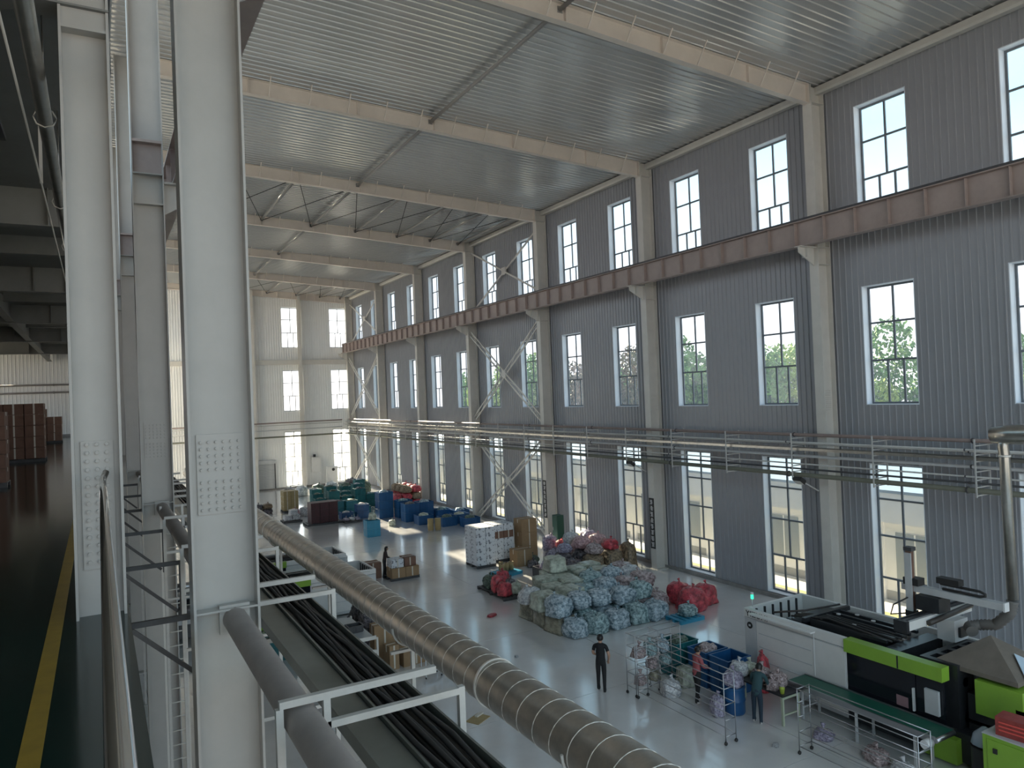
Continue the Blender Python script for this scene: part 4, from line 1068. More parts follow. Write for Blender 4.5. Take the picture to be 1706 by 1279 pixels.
pallet(17.40, 34.69, 1.12, 1.36, DARKST, 'dark pallet under the white aisle carton stack')
carton_stack(18.52, 34.95, 2, 2, 5, (0.58, 0.60, 0.37), [PRINTED, PRINTED, PRINTED, DCARD, PRINTED], 'stack with a brown tier', 'cartons of the stack with a brown tier')
pallet(18.82, 35.26, 1.2, 1.24, DARKST, 'dark pallet under the stack with one brown tier')
carton((19.15, 33.45, 0), (0.92, 0.8, 0.85), CARD, 'large brown carton on the floor in front of the stacks', None)
for k in range(3): carton((20.15, 34.6, k*0.73), (0.95, 0.85, 0.72), CARD, ['bottom', 'middle', 'top'][k] + ' large brown carton of the three beside the white stacks', 'three large brown cartons')
pallet(17.55, 32.2, 1.25, 1.1, SKYP, 'blue plastic pallet with rolls in front of the white stack', 0.3)
for i, (x, y) in enumerate(((17.2, 32.0), (17.55, 32.15), (17.9, 32.3), (17.45, 32.55))):
    t = empty('film_roll', (x, y, 0.146)); MB().lathe([(0.12, 0), (0.12, 0.42)], 0, 0, 14).build('roll', TAN, t); MB().lathe([(0.045, 0.42), (0.045, 0.45)], 0, 0, 10).build('core', DCARD, t)
    tag(t, 'tan roll standing on the blue pallet, %s from the aisle' % ORD[i], 'roll', 'rolls on the blue pallet')
# --- worker's pallet
pallet(13.05, 35.0, 1.5, 1.2, DARKST, 'dark pallet the far worker is loading')
carton_stack(12.68, 34.75, 2, 1, 1, (0.7, 0.8, 0.48), CARD, "far worker's pallet", "cartons on the far worker's pallet")
carton((12.68, 34.8, 0.146+0.483), (0.62, 0.7, 0.40), PRINTED, "white carton on top of the far worker's pallet", None)
carton((13.36, 34.85, 0.146+0.483), (0.6, 0.7, 0.42), DCARD, "dark brown carton on top of the far worker's pallet", None)
carton((11.78, 35.9, 0), (0.85, 0.75, 0.78), DCARD, 'dark brown carton standing left of the far worker', None)

# --- crates
_cr = {}
def crate(x, y, z, s, m, label, group, rz=0.0, fill=None, name='plastic_crate'):
    k = s
    if k not in _cr:
        w_, d_, h_ = s; t_ = 0.03; b = MB()
        b.box(-w_/2, w_/2, -d_/2, -d_/2+t_, 0.03, h_).box(-w_/2, w_/2, d_/2-t_, d_/2, 0.03, h_)
        b.box(-w_/2, -w_/2+t_, -d_/2+t_, d_/2-t_, 0.03, h_).box(w_/2-t_, w_/2, -d_/2+t_, d_/2-t_, 0.03, h_).box(-w_/2+0.02, w_/2-0.02, -d_/2+0.02, d_/2-0.02, 0, 0.03)
        rm = MB(); e = 0.02
        rm.box(-w_/2-e, w_/2+e, -d_/2-e, -d_/2+t_, h_, h_+0.03).box(-w_/2-e, w_/2+e, d_/2-t_, d_/2+e, h_, h_+0.03).box(-w_/2-e, -w_/2+t_, -d_/2+t_, d_/2-t_, h_, h_+0.03).box(w_/2-t_, w_/2+e, -d_/2+t_, d_/2-t_, h_, h_+0.03)
        rb_ = b; n = max(2, int(w_/0.22))
        for i in range(n+1):
            xx = -w_/2+0.02+i*(w_-0.04)/n; rb_.box(xx-0.012, xx+0.012, -d_/2-0.015, -d_/2, 0.05, h_)
        for i in range(3):
            yy = -d_/2+0.03+i*(d_-0.06)/2; rb_.box(-w_/2-0.015, -w_/2, yy-0.012, yy+0.012, 0.05, h_)
        ms = [b.mesh('crate_body', None), rm.mesh('rim', None)]
        for q in ms: q.materials.append(MGREY)
        _cr[k] = ms
    ms = _cr[k]
    o = inst(name, ms[0], None, (x, y, z), (0, 0, rz), (1, 1, 1), m)
    inst('rim', ms[1], o, m=m)
    if fill:
        inst('contents', rg.choice(SOFT), o, (0, 0, s[2]*0.35), (0, 0, 0), ((s[0]-0.1)*0.78, (s[1]-0.1)*0.78, s[2]*0.95), fill)
    return tag(o, label, 'crate', group)
CN = {BLUEP: 'blue', TEALP: 'teal', SKYP: 'sky blue', REDC: 'red'}
def crate_stack(x, y, n, s, m, sname, group, fill=None, z0=0.0):
    for k in range(n):
        crate(x, y, z0+k*(s[2]+0.03), s, m, '%s crate, %s, %s' % (CN[m], 'alone' if n == 1 else (TW[0] if k == 0 else ('top' if k == n-1 else '%s up' % ORD[k])), sname), group, rg.uniform(-0.03, 0.03), fill if k == n-1 else None)
BIN = (1.1, 1.0, 0.62); SM = (0.62, 0.48, 0.36); MED = (0.9, 0.75, 0.5)
gB = 'blue bins before the window wall'
crate_stack(18.75, 53.4, 3, BIN, BLUEP, 'in the tallest blue stack beside the sunlit floor', gB, FB)
crate_stack(19.95, 52.5, 2, BIN, BLUEP, 'in the stack right of the tallest blue stack', gB, FT)
crate_stack(19.7, 50.5, 2, BIN, BLUEP, 'in the wide pair of blue stacks, nearer the aisle', gB, FD)
crate_stack(20.0, 48.7, 1, BIN, BLUEP, 'with green bags, nearest the two tan drums', gB, FG)
crate_stack(20.9, 50.7, 2, BIN, BLUEP, 'in the wide pair of blue stacks, nearer the wall', gB, FB)
crate_stack(22.1, 50.2, 1, BIN, BLUEP, 'heaped with film beside the fourth wall column', gB, FT)
crate_stack(21.0, 46.9, 1, BIN, BLUEP, 'with dark green heap in front of the wall bins', gB, FGR)
crate_stack(22.2, 47.4, 1, BIN, BLUEP, 'with pale heap between the dark green one and the wall', gB, FG)
crate_stack(22.1, 45.5, 1, BIN, BLUEP, 'nearest the white carton stacks along the wall', gB, FGR)
crate_stack(23.0, 49.0, 1, BIN, BLUEP, 'closest to the wall beside the fourth column', gB, FB)
crate_stack(17.3, 54.4, 2, MED, BLUEP, 'in the low pair left of the tallest blue stack', gB, FW)
crate_stack(16.2, 54.8, 1, MED, BLUEP, 'low and left of the blue pair, with white film', gB, FW)
crate_stack(15.5, 46.7, 2, MED, SKYP, 'in the lone stack on the open floor', 'crates of the lone sky blue stack')
bag(15.55, 46.75, 1.065, (0.55, 0.5, 0.5), FG, 'cream bag on top of the lone sky blue stack', None)
bag(17.95, 49.6, 0, (0.55, 0.5, 0.4), FG, 'small pale green bag alone on the sunlit floor', None)
for i, x in enumerate((19.25, 19.72)):
    t = empty('fibre_drum', (x, 45.7-0.15*i, 0)); MB().lathe([(0.2, 0), (0.2, 0.78)], 0, 0, 16).build('body', TAN, t); MB().lathe([(0.21, 0.78), (0.21, 0.82)], 0, 0, 16).build('lid', TAN, t); MB().lathe([(0.205, 0.02), (0.205, 0.05)], 0, 0, 16).build('hoop', STEEL, t)
    tag(t, ['tan fibre drum nearer the aisle, before the blue bins', 'tan fibre drum nearer the wall, before the blue bins'][i], 'drum', 'two tan drums')
gT = 'teal crates at the far end'
k_ = 0
far = [(16.3, 57.5, 2), (17.3, 57.2, 2), (18.3, 57.0, 1), (15.6, 60.0, 2), (16.7, 60.0, 3), (17.8, 60.2, 2), (18.9, 60.0, 3), (19.9, 60.2, 2), (16.2, 63.2, 2), (17.4, 63.4, 3), (18.6, 63.2, 2), (19.8, 63.4, 3), (17.0, 66.8, 2), (18.4, 67.0, 2), (19.8, 67.0, 2), (21.0, 66.6, 3)]
rows_n = {57: 'first', 60: 'second', 63: 'third', 66: 'fourth', 67: 'fourth'}
cnt = {}
for x, y, n in far:
    rn = rows_n[int(y)]; cnt[rn] = cnt.get(rn, 0)+1
    crate_stack(x, y, n, MED, TEALP, '%s stack from the aisle, %s far row' % (ORD[cnt[rn]-1], rn), gT, rg.choice((FW, FT, FGR, FD)))
for i, (x, y, s, m) in enumerate(((22.4, 69.2, 1.2, FGR), (21.7, 71.2, 1.4, FD), (20.4, 69.4, 1.2, FGR), (19.7, 71.4, 1.2, FW), (18.3, 70.8, 1.2, FGR), (16.9, 71.5, 1.1, FW), (15.5, 70.5, 1.1, FD))):
    bag(x, y, 0, (s, s, s*0.95), m, '%s big film bag before the end wall, counted from the corner' % ORD[i], 'bags before the end wall', rz=0.1)
for i in range(9):
    x, y = 21.3+0.85*(i % 3), 57.6+1.1*(i//3)
    for k in range(3 if i % 3 else 2):
        bag(x, y, 0.57*k, (0.82, 0.95, 0.58), FR if (i+k) % 3 else FBR, '%s bag, %s layer, %s file, %s rank of the red wall heap' % ('red' if (i+k) % 3 else 'brown', TW[k], ['left', 'middle', 'right'][i % 3], ORD[i//3]), 'red heap by the wall', rz=0.03*k)
MAR = mat('dark_maroon_carton', (0.06, 0.012, 0.018), 0.5, var=0.4, scale=5)
pallet(14.2, 54.0, 2.6, 1.4, DARKST, 'dark pallet under the maroon block')
for i in range(3):
    for k in range(3):
        _o = carton((13.55+0.66*i, 54.0, 0.146+0.493*k), (0.64, 1.1, 0.49), MAR, 'dark maroon carton, %s column, %s layer of the maroon block' % (['left', 'middle', 'right'][i], TW[k] if k < 2 else 'top'), 'cartons of the maroon block', 0, False)
pallet(13.6, 62.0, 1.25, 1.25, DARKST, 'dark pallet under the tan carton stack')
carton_stack(13.3, 61.7, 2, 2, 4, (0.58, 0.58, 0.39), TAN, 'tan far stack', 'cartons of the tan far stack')
for i in range(6):
    bag(11.9-0.75*(i % 3), 62.5, 0.38*(i//3), (0.8, 0.9, 0.42), FBR if i % 2 else FD, 'flattened %s bale, %s layer, %s left of the tan stack' % ('brown' if i % 2 else 'dark', TW[i//3] if i//3 == 0 else 'upper', ORD[i % 3]), 'bales left of the tan stack', rz=0)
pallet(12.5, 56.6, 1.4, 1.2, DARKST, 'dark pallet under the white sacks')
for i, (x, z) in enumerate(((12.2, 0.146), (12.8, 0.146), (12.65, 0.50))):
    bag(x, 56.6, z, (0.62, 0.9, 0.40), FW, '%s white sack on the far dark pallet' % ['left lower', 'right lower', 'upper'][i], 'white sacks on the far pallet', False, rz=0)
pallet(16.1, 53.2, 1.3, 1.1, DARKST, 'low dark pallet with flat film bundles')
for i in range(3): bag(15.7+0.42*i, 53.2, 0.146, (0.42, 0.8, 0.2), (FVI, FW, FVI)[i], '%s flat film bundle on the low pallet' % ['left', 'middle', 'right'][i], 'flat bundles on the low pallet', rz=0)
for i in range(6):
    bag(13.2+0.8*i, 58.6+0.25*(i % 2), 0, (0.8, 0.8, 0.7), (FPK, FW, FPK, FW, FGR, FW)[i], '%s bag from the left in the pale row behind the maroon block' % ORD[i], 'pale bags behind the maroon block')
# far end wall: shutter, panels, cabinet
sh = tag(empty('door_1', (14.6, YB-0.06, 0.16)), 'grey roller shutter in the far end wall', 'door', kind='structure')
for k in range(26): MB().prism([(0.0, 0), (-0.035, 0.03), (-0.035, 0.075), (0.0, 0.10)], 'x', -1.3, 1.2).build('slat', MGREY, sh, (0, -0.03, k*0.10))
MB().box(-1.4, 1.3, -0.32, 0.0, 2.60, 2.95).build('shutter_box', MGREY, sh)
for x in (-1.38, 1.2): MB().box(x, x+0.1, -0.1, 0.0, 0, 2.6).build('guide', DARKST, sh)
t = empty('wall_panel_box', (20.1, YB-0.18, 1.5)); MB().box(-0.5, 0.5, -0.1, 0.12, 0, 1.6).build('body', MWHITE, t); MB().box(-0.47, 0.47, -0.12, -0.1, 0.03, 1.57).build('door', MWHITE, t); MB().box(-0.3, -0.05, -0.2, -0.12, 1.62, 1.9).build('isolator', BLACK, t)
tag(t, 'pale electrical box on the far end wall', 'electrical box')
t = empty('end_cabinet', (21.6, YB-0.75, 0)); MB().box(-0.55, 0.55, -0.3, 0.3, 0.08, 2.0).build('body', MWHITE, t); MB().box(-0.5, 0.5, -0.32, -0.3, 0.12, 1.95).build('door', MWHITE, t); MB().tube([(0.1, -0.33, 1.7), (0.1, -0.345, 1.7)], 0.16, 16).build('fan_grille', BLACK, t); MB().box(-0.5, 0.5, -0.28, 0.28, 0, 0.08).build('plinth', BLACK, t)
tag(t, 'white electrical cabinet standing before the far end wall', 'cabinet')
# --- around the racks and table
for i, (x, z, s, m) in enumerate(((13.72, 1.06, 0.40, FP), (14.15, 1.06, 0.44, FT), (14.62, 1.06, 0.44, FB), (13.75, 0.26, 0.36, FP), (14.2, 0.66, 0.36, FP), (14.7, 0.66, 0.36, FT), (14.3, 0.26, 0.36, FO))):
    bag(x, 17.19, z, (s, s*0.9, s*0.85), m, 'clear bag on the %s shelf of the tube rack, %s from the left' % ('upper' if z > 1 else ('middle' if z > 0.5 else 'lower'), ORD[(i if i < 3 else (0 if i in (3, 4) else 1))]), 'clear bags on the tube rack', rz=0.1)
bag(14.35, 16.55, 0, (0.55, 0.5, 0.5), FW, 'white bag on the floor in front of the tube rack', None)
bag(15.25, 16.85, 0, (0.55, 0.5, 0.55), FG, 'pale sack on the floor behind the woman in pink', None, False)
for i, (x, y, n) in enumerate(((15.75, 17.7, 2), (15.95, 16.65, 2), (15.98, 15.78, 2))):
    crate_stack(x, y, n, MED, [TEALP, BLUEP, BLUEP][i], 'in the %s stack beside the woman in pink' % ['teal', 'middle blue', 'near blue'][i], 'crates beside the woman in pink', [FGR, FP, None][i])
tb = empty('work_table', (15.72, 14.35, 0))
MB().box(-0.34, 0.34, -0.98, 0.98, 0.76, 0.80).build('top', MDARK, tb)
LEGM = mat('pale_green_table_leg', (0.42, 0.46, 0.34), 0.5)
for x in (-0.3, 0.3):
    for y in (-0.93, 0.93): MB().box(x-0.03, x+0.03, y-0.03, y+0.03, 0, 0.76).build('leg', LEGM, tb)
for y in (-0.93, 0.93): MB().box(-0.27, 0.27, y-0.02, y+0.02, 0.25, 0.29).build('stretcher', LEGM, tb)
MB().box(-0.27, 0.27, -0.95, -0.92, 0.68, 0.76).build('apron', LEGM, tb)
tag(tb, 'work table with pale green legs heaped with clear bags', 'table')
for i, (x, y, s, m, lb) in enumerate(((15.58, 15.05, 0.5, FW, 'white film bag at the far end of the work table'), (15.92, 14.95, 0.42, FG, 'pale green film bag on the far end of the work table'), (15.85, 14.45, 0.48, FP, 'brownish film bag in the middle of the work table'),
        (15.88, 13.92, 0.46, FP, 'brownish film bag near the conveyor end of the table'), (15.55, 13.85, 0.34, FP, 'small brownish film bag before the seated worker'))):
    bag(x, y, 0.80, (s, s, s*0.75), m, lb, 'bags on the work table')
rb2 = bag(16.72, 15.2, 0, (0.36, 0.36, 1.15), FR, 'upright orange-red bag between the table and the machine', None)
cup = empty('yellow_cup', (15.52, 13.50, 0.80)); MB().lathe([(0.05, 0), (0.07, 0.14), (0.075, 0.15)], 0, 0, 14).build('cup', mat('lime_cup', (0.45, 0.55, 0.08), 0.4), cup); MB().lathe([(0.06, 0.15), (0.03, 0.165)], 0, 0, 14).build('lid', MATS['lime_cup'], cup)
tag(cup, 'lime yellow cup at the near corner of the work table', 'cup')
bd = empty('blue_drum', (15.02, 14.72, 0)); MB().lathe([(0.26, 0), (0.29, 0.05), (0.29, 0.35), (0.305, 0.37), (0.29, 0.39), (0.29, 0.72), (0.30, 0.75)], 0, 0, 20).build('drum', BLUEP, bd); MB().lathe([(0.31, 0.70), (0.31, 0.73)], 0, 0, 20).build('hoop', BLUEP, bd)
tag(bd, 'dark blue drum beside the stooping worker', 'drum')
bag(15.02, 14.72, 0.752, (0.55, 0.55, 0.4), FVI, 'white film bag sitting in the dark blue drum', None)
bag(14.50, 14.85, 0, (0.38, 0.4, 0.55), FVI, 'grey film bag on the floor beside the dark blue drum', None)
for i, (x, y, s, m) in enumerate(((15.75, 11.0, 0.5, FP), (15.72, 10.3, 0.45, FW), (15.7, 12.4, 0.4, FVI))):
    bag(x, y, 0, (s, s*1.2, s*0.6), m, '%s loose bag under the edge of the conveyor' % ['near', 'nearest', 'far'][i], 'bags along the conveyor')
# --- under the duct on the left
for i, (x, y, z, s) in enumerate(((7.9, 27.1, 0, 0.95), (8.95, 27.6, 0, 0.95), (7.9, 26.05, 0, 0.95), (8.95, 26.55, 0, 0.9), (8.45, 26.9, 0.79, 0.85), (8.4, 25.95, 0.79, 0.8))):
    bag(x, y, z, (s, s, s*0.85), FD, '%s dark film bag in the heap behind the upright cartons' % ORD[i], 'dark bags under the duct', rz=0.1)
for i, (x, y, s, lb) in enumerate(((8.35, 24.45, (0.75, 0.5, 1.25), 'tall upright brown carton under the duct'), (9.15, 24.5, (0.7, 0.6, 1.0), 'brown carton right of the tall upright one'), (9.1, 23.6, (0.95, 0.55, 0.55), 'low brown carton with a dark hand hole'), (8.3, 23.5, (0.35, 0.45, 0.8), 'narrow brown carton before the tall upright one'))):
    c_ = carton((x, y, 0), s, CARD, lb, 'cartons under the duct', 0.05*i)
crate(7.4, 21.6, 0, (0.85, 0.7, 0.45), SKYP, 'bright blue open tub on the floor under the white frame', None, 0.2, None, 'plastic_tub')
tl = empty('tool_trolley', (9.15, 22.1, 0)); MB().box(-0.3, 0.3, -0.22, 0.22, 0.62, 0.66).build('top', TEALP, tl); MB().box(-0.28, 0.28, -0.2, 0.2, 0.2, 0.23).build('shelf', STEEL, tl)
for x in (-0.27, 0.27):
    for y in (-0.19, 0.19): MB().box(x-0.012, x+0.012, y-0.012, y+0.012, 0.06, 0.62).build('post', STEEL, tl); MB().tube([(x-0.015, y, 0.03), (x+0.015, y, 0.03)], 0.03, 10).build('wheel', BLACK, tl)
tag(tl, 'small trolley with a teal top beside the duct', 'trolley')
wt = empty('parts_rack', (6.85, 24.2, 0))
for x in (-0.75, 0.75):
    for y in (-1.4, 1.4): MB().box(x-0.03, x+0.03, y-0.03, y+0.03, 0, 1.35).build('post', WHITE_STEEL, wt)
for z in (0.4, 0.85, 1.3):
    MB().box(-0.72, 0.72, -1.37, 1.37, z, z+0.02).build('shelf', MGREY, wt); MB().box(-0.76, -0.72, -1.4, 1.4, z, z+0.12).build('shelf_lip', WHITE_STEEL, wt); MB().box(-0.72, 0.72, -1.42, -1.38, z, z+0.12).build('shelf_lip', WHITE_STEEL, wt)
tag(wt, 'white steel shelf rack of small parts under the trough', 'rack')
for i, (x, y, m) in enumerate(((6.5, 23.4, WHITEP), (7.2, 23.9, DARKST), (6.6, 24.6, DARKST))):
    crate(x, y, 1.32, (0.5, 0.4, 0.2), m, ['white tray on the shelf rack under the trough', 'dark tray at the aisle side of the shelf rack', 'dark tray at the back of the shelf rack'][i], 'trays on the shelf rack', 0, None, 'parts_tray')
crate_stack(5.4, 26.8, 2, MED, TEALP, 'before the green machine under the duct', 'crates before the green machine')
for i, (x, y, z, s) in enumerate(((10.6, 36.9, 0, 0.8), (10.6, 37.8, 0, 0.8), (10.6, 37.3, 0.51, 0.75))):
    bag(x, y, z, (s, s, 0.52), FW, '%s white sack beside the second machine beyond the duct' % ['near', 'far', 'upper'][i], 'white sacks by the second machine', False, rz=0.05)
# --- litter on the floor
for i, (x, y, s, m, lb, cat) in enumerate(((13.7, 26.5, (0.5, 0.28, 0.10), FR, 'small pink-red rag on the open floor', 'rag'), (14.4, 12.8, (0.22, 0.16, 0.08), FW, 'scrap of white film on the floor by the racks', 'scrap'), (12.2, 21.9, (0.14, 0.12, 0.08), FW, 'tiny white scrap on the floor near the big pile', 'scrap'))):
    o = inst('floor_scrap', rg.choice(SOFT), None, (x, y, 0), (0, 0, 0.4), s, m); tag(o, lb, cat)
cbp = empty('cardboard_sheet', (8.95, 18.4, 0), 0.5); MB().box(-0.3, 0.3, -0.22, 0.22, 0, 0.012).build('sheet', TAN, cbp); MB().cbox(0.2, 0.1, 0.03, 0.3, 0.1, 0.04).build('folded_flap', TAPE, cbp)
tag(cbp, 'flat tan cardboard sheet on the floor beside the duct', 'cardboard')

# ------------------------------------------------------------------ people
def person(loc, rz, H_, J, mats_, label, hair_len=0.0, bulk=1.12):
    # J: joints in metres for a 1.70 m figure, x to the figure's left, y forward, z up; mats_: dict part -> material
    V = []; E = []; RR = []; PT = []
    def add(p, r, par=None, part='torso'):
        r = r if isinstance(r, tuple) else (r, r)
        if part not in ('hand', 'skin', 'shoe'): r = (r[0]*bulk, r[1]*bulk)
        V.append(Vector(p)); RR.append(r)
        i = len(V)-1
        if par is not None: E.append((par, i)); PT.append(part)
        return i
    pel = add(J['pelvis'], (0.135, 0.105))
    wai = add(J['waist'], (0.125, 0.095), pel); che = add(J['chest'], (0.150, 0.105), wai)
    nb = add(J['neckbase'], (0.085, 0.075), che); nk = add(J['neck'], 0.05, nb, 'skin')
    jaw = add(J['jaw'], (0.066, 0.075), nk, 'skin'); hd_ = add(J['head'], (0.082, 0.098), jaw, 'skin'); tp = add(J['crown'], (0.062, 0.075), hd_, 'skin')
    for s in (1, -1):
        S = 'l' if s > 0 else 'r'
        sh_ = add(J['shoulder'+S], 0.062, nb, 'sleeve'); el = add(J['elbow'+S], 0.043, sh_, 'sleeve2'); mid = Vector(J['shoulder'+S]).lerp(Vector(J['elbow'+S]), 0.6)
        wr_ = add(J['wrist'+S], 0.028, el, 'forearm')
        d = (Vector(J['wrist'+S])-Vector(J['elbow'+S])).normalized()
        side = d.cross(Vector((0, 0, 1))); side = side.normalized() if side.length > 0.1 else Vector((1, 0, 0))
        pm_ = add(Vector(J['wrist'+S])+d*0.055, (0.034, 0.018), wr_, 'hand')
        base = Vector(J['wrist'+S])+d*0.085
        for f in range(4):
            o = side*(f-1.5)*0.019; ln = (0.062, 0.072, 0.068, 0.052)[f]; curl = Vector((0, 0, -0.012))
            k1 = add(base+o, 0.010, pm_, 'hand'); k2 = add(base+o+d*ln*0.55+curl, 0.009, k1, 'hand'); add(base+o+d*ln*0.9+curl*2.5, 0.007, k2, 'hand')
        t1 = add(Vector(J['wrist'+S])+d*0.04+side*0.04*s, 0.011, pm_, 'hand'); add(Vector(J['wrist'+S])+d*0.08+side*0.055*s, 0.009, t1, 'hand')
        hp_ = add(J['hip'+S], 0.088, pel, 'leg'); kn = add(J['knee'+S], 0.062, hp_, 'leg'); an = add(J['ankle'+S], 0.043, kn, 'leg')
        hl = add(Vector(J['ankle'+S])+Vector((0, -0.03, -0.045)), 0.036, an, 'shoe')
        add(Vector(J['ankle'+S])+Vector((0.01*s, 0.13, -0.05)), (0.042, 0.03), an, 'shoe')
    me = bpy.data.meshes.new('person_base'); me.from_pydata([tuple(v) for v in V], E, [])
    ob = bpy.data.objects.new('person_base', me); COL.objects.link(ob)
    md = ob.modifiers.new('skin', 'SKIN'); md.use_smooth_shade = True
    if not me.skin_vertices: 
        me.attributes  # layer is made by the modifier below
    if len(me.skin_vertices) == 0:
        import bmesh
        bm = bmesh.new(); bm.from_mesh(me); bm.verts.layers.skin.verify(); bm.to_mesh(me); bm.free()
    sv = me.skin_vertices[0].data
    for i, r in enumerate(RR):
        sv[i].radius = r; sv[i].use_root = (i == pel)
    sb = ob.modifiers.new('sub', 'SUBSURF'); sb.levels = 1; sb.render_levels = 1
    dg = bpy.context.evaluated_depsgraph_get(); dg.update()
    em = bpy.data.meshes.new_from_object(ob.evaluated_get(dg))
    bpy.data.objects.remove(ob)
    order = ['torso', 'skin', 'sleeve', 'sleeve2', 'forearm', 'hand', 'leg', 'shoe']
    em.materials.clear()
    for k in order: em.materials.append(mats_[k])
    def segd(p, a, b):
        ab = b-a; t = max(0, min(1, (p-a).dot(ab)/max(1e-9, ab.length_squared))); return (p-(a+ab*t)).length, t
    for f in em.polygons:
        best = 9; bi = 0
        for k, (a, b) in enumerate(E):
            d, t = segd(f.center, V[a], V[b]); d -= 0.5*(RR[a][0]*(1-t)+RR[b][0]*t)
            if d < best: best = d; part = PT[k]; tt = t
        if part == 'sleeve2' and mats_['forearm'] is SKIN: part = 'torso' if tt < 0.62 else 'forearm'
        f.material_index = order.index(part); f.use_smooth = True
    sc_ = H_/1.70
    o = bpy.data.objects.new('person', em); COL.objects.link(o); o.location = loc; o.rotation_euler = (0, 0, rz); o.scale = (sc_, sc_, sc_)
    # hair: cap over crown and back of the head
    hc = Vector(J['head']); ax = (Vector(J['crown'])-Vector(J['jaw'])).normalized()
    fw = Vector((0, 1, 0)); fw = (fw-ax*fw.dot(ax)).normalized(); sd = fw.cross(ax)
    hm = MB(); nu, nv = 14, 9; rings = []
    for i in range(nv):
        ph = math.pi*0.02 + i/(nv-1)*math.pi*0.62
        ring = []
        for j in range(nu):
            th = 2*math.pi*j/nu; fy = math.cos(th)
            p2 = ph if fy < 0.35 else min(ph, math.pi*0.30)
            v = hc + ax*0.015 + ax*math.cos(p2)*0.118 + fw*math.sin(p2)*fy*0.118 + sd*math.sin(p2)*math.sin(th)*0.099
            if fy < -0.2 and i >= nv-2: v = v - ax*hair_len*(0.5 if i == nv-2 else 1.0)
            ring.append(len(hm.v)); hm.v.append(tuple(v))
        rings.append(ring)
    for i in range(nv-1):
        for j in range(nu): hm.f.append((rings[i][j], rings[i+1][j], rings[i+1][(j+1) % nu], rings[i][(j+1) % nu])); hm.sm.append(True)
    hm.f.append(tuple(reversed(rings[0]))); hm.sm.append(True)
    hm.build('hair', HAIR, o)
    fc = hc + fw*0.098
    MB().tube([fc+ax*0.01, fc+fw*0.018-ax*0.02], [0.008, 0.013], 8).build('nose', SKIN, o)
    for s in (1, -1):
        MB().tube([fc+sd*0.033*s+ax*0.012-fw*0.012, fc+sd*0.033*s+ax*0.012-fw*0.002], 0.009, 8).build('eye', HAIR, o)
        MB().tube([hc+sd*0.084*s-ax*0.03, hc+sd*0.096*s+ax*0.005-fw*0.01, hc+sd*0.088*s+ax*0.025], [0.008, 0.014, 0.009], 8).build('ear', SKIN, o)
    MB().tube([fc-ax*0.048-sd*0.022-fw*0.012, fc-ax*0.05-fw*0.002, fc-ax*0.048+sd*0.022-fw*0.012], 0.006, 6).build('mouth', mat('lip', (0.35, 0.12, 0.10), 0.5), o)
    return tag(o, label, 'person')
def pose(lean=0.0, arms=None, stride=0.0, knee=0.0, head_turn=0.0, width=1.0):
    c, s = math.cos(lean), math.sin(lean)
    def up(h, x=0, f=0): return (x, s*h+f*c, 0.92+c*h-f*s)
    J = {'pelvis': (0, 0, 0.92), 'waist': up(0.13), 'chest': up(0.34), 'neckbase': up(0.49), 'neck': up(0.545, 0, 0.01), 'jaw': up(0.61, 0, 0.03), 'head': up(0.675, 0, 0.025), 'crown': up(0.735, 0, 0.015)}
    for S, sg in (('l', 1), ('r', -1)):
        J['shoulder'+S] = up(0.46, -0.175*sg*width)
        J['hip'+S] = (-0.085*sg, 0, 0.88); J['knee'+S] = (-0.10*sg, stride*sg*0.5+0.02+knee, 0.50); J['ankle'+S] = (-0.11*sg, stride*sg-0.02, 0.085)
        e, w_ = arms[S]
        J['elbow'+S] = e; J['wrist'+S] = w_
    return J
BT = mat('black_tshirt', (0.010, 0.010, 0.011), 0.8); BJ = mat('black_trousers', (0.012, 0.012, 0.014), 0.8); BS = mat('black_shoes', (0.015, 0.015, 0.018), 0.5)
PK = mat('pink_red_jacket', (0.40, 0.10, 0.11), 0.75, var=0.2, scale=6); WS = mat('white_shoes', (0.55, 0.52, 0.50), 0.6)
DT = mat('dark_teal_overall', (0.025, 0.065, 0.075), 0.8); DB = mat('dark_blue_trousers', (0.015, 0.03, 0.05), 0.8); DK = mat('dark_brown_coat', (0.035, 0.022, 0.020), 0.8)
def M_(torso, sleeve, fore, leg, shoe): return {'torso': torso, 'skin': SKIN, 'sleeve': torso, 'sleeve2': sleeve, 'forearm': fore, 'hand': SKIN, 'leg': leg, 'shoe': shoe}
# figure's forward is +y; image-left/right arms named from the figure's own side (x negative = left)
person((12.86, 17.92, 0), math.atan2(-0.72, 0.69), 1.68, pose(0.03, {'l': ((-0.24, 0.04, 1.14), (-0.12, 0.24, 1.02)), 'r': ((0.26, 0.0, 1.12), (0.21, 0.17, 0.90))}, 0.09),
       M_(BT, BT, SKIN, BJ, BS), 'person in black T-shirt and trousers standing on the open floor')
person((14.60, 15.72, 0), math.atan2(-0.93, -0.15), 1.60, pose(0.10, {'l': ((-0.22, 0.10, 1.14), (-0.14, 0.36, 1.06)), 'r': ((0.22, 0.10, 1.14), (0.12, 0.36, 1.04))}, 0.10),
       M_(PK, PK, PK, BJ, WS), 'person in a pink-red top and dark trousers sorting parts at the crates')
person((14.98, 13.88, 0), math.atan2(-0.85, 0.45), 1.58, pose(0.55, {'l': ((-0.23, 0.42, 1.02), (-0.12, 0.62, 0.92)), 'r': ((0.23, 0.42, 1.02), (0.12, 0.62, 0.92))}, 0.05),
       M_(DT, DT, DT, DB, WS), 'person in a dark teal overall stooping at the work table', 0.03)
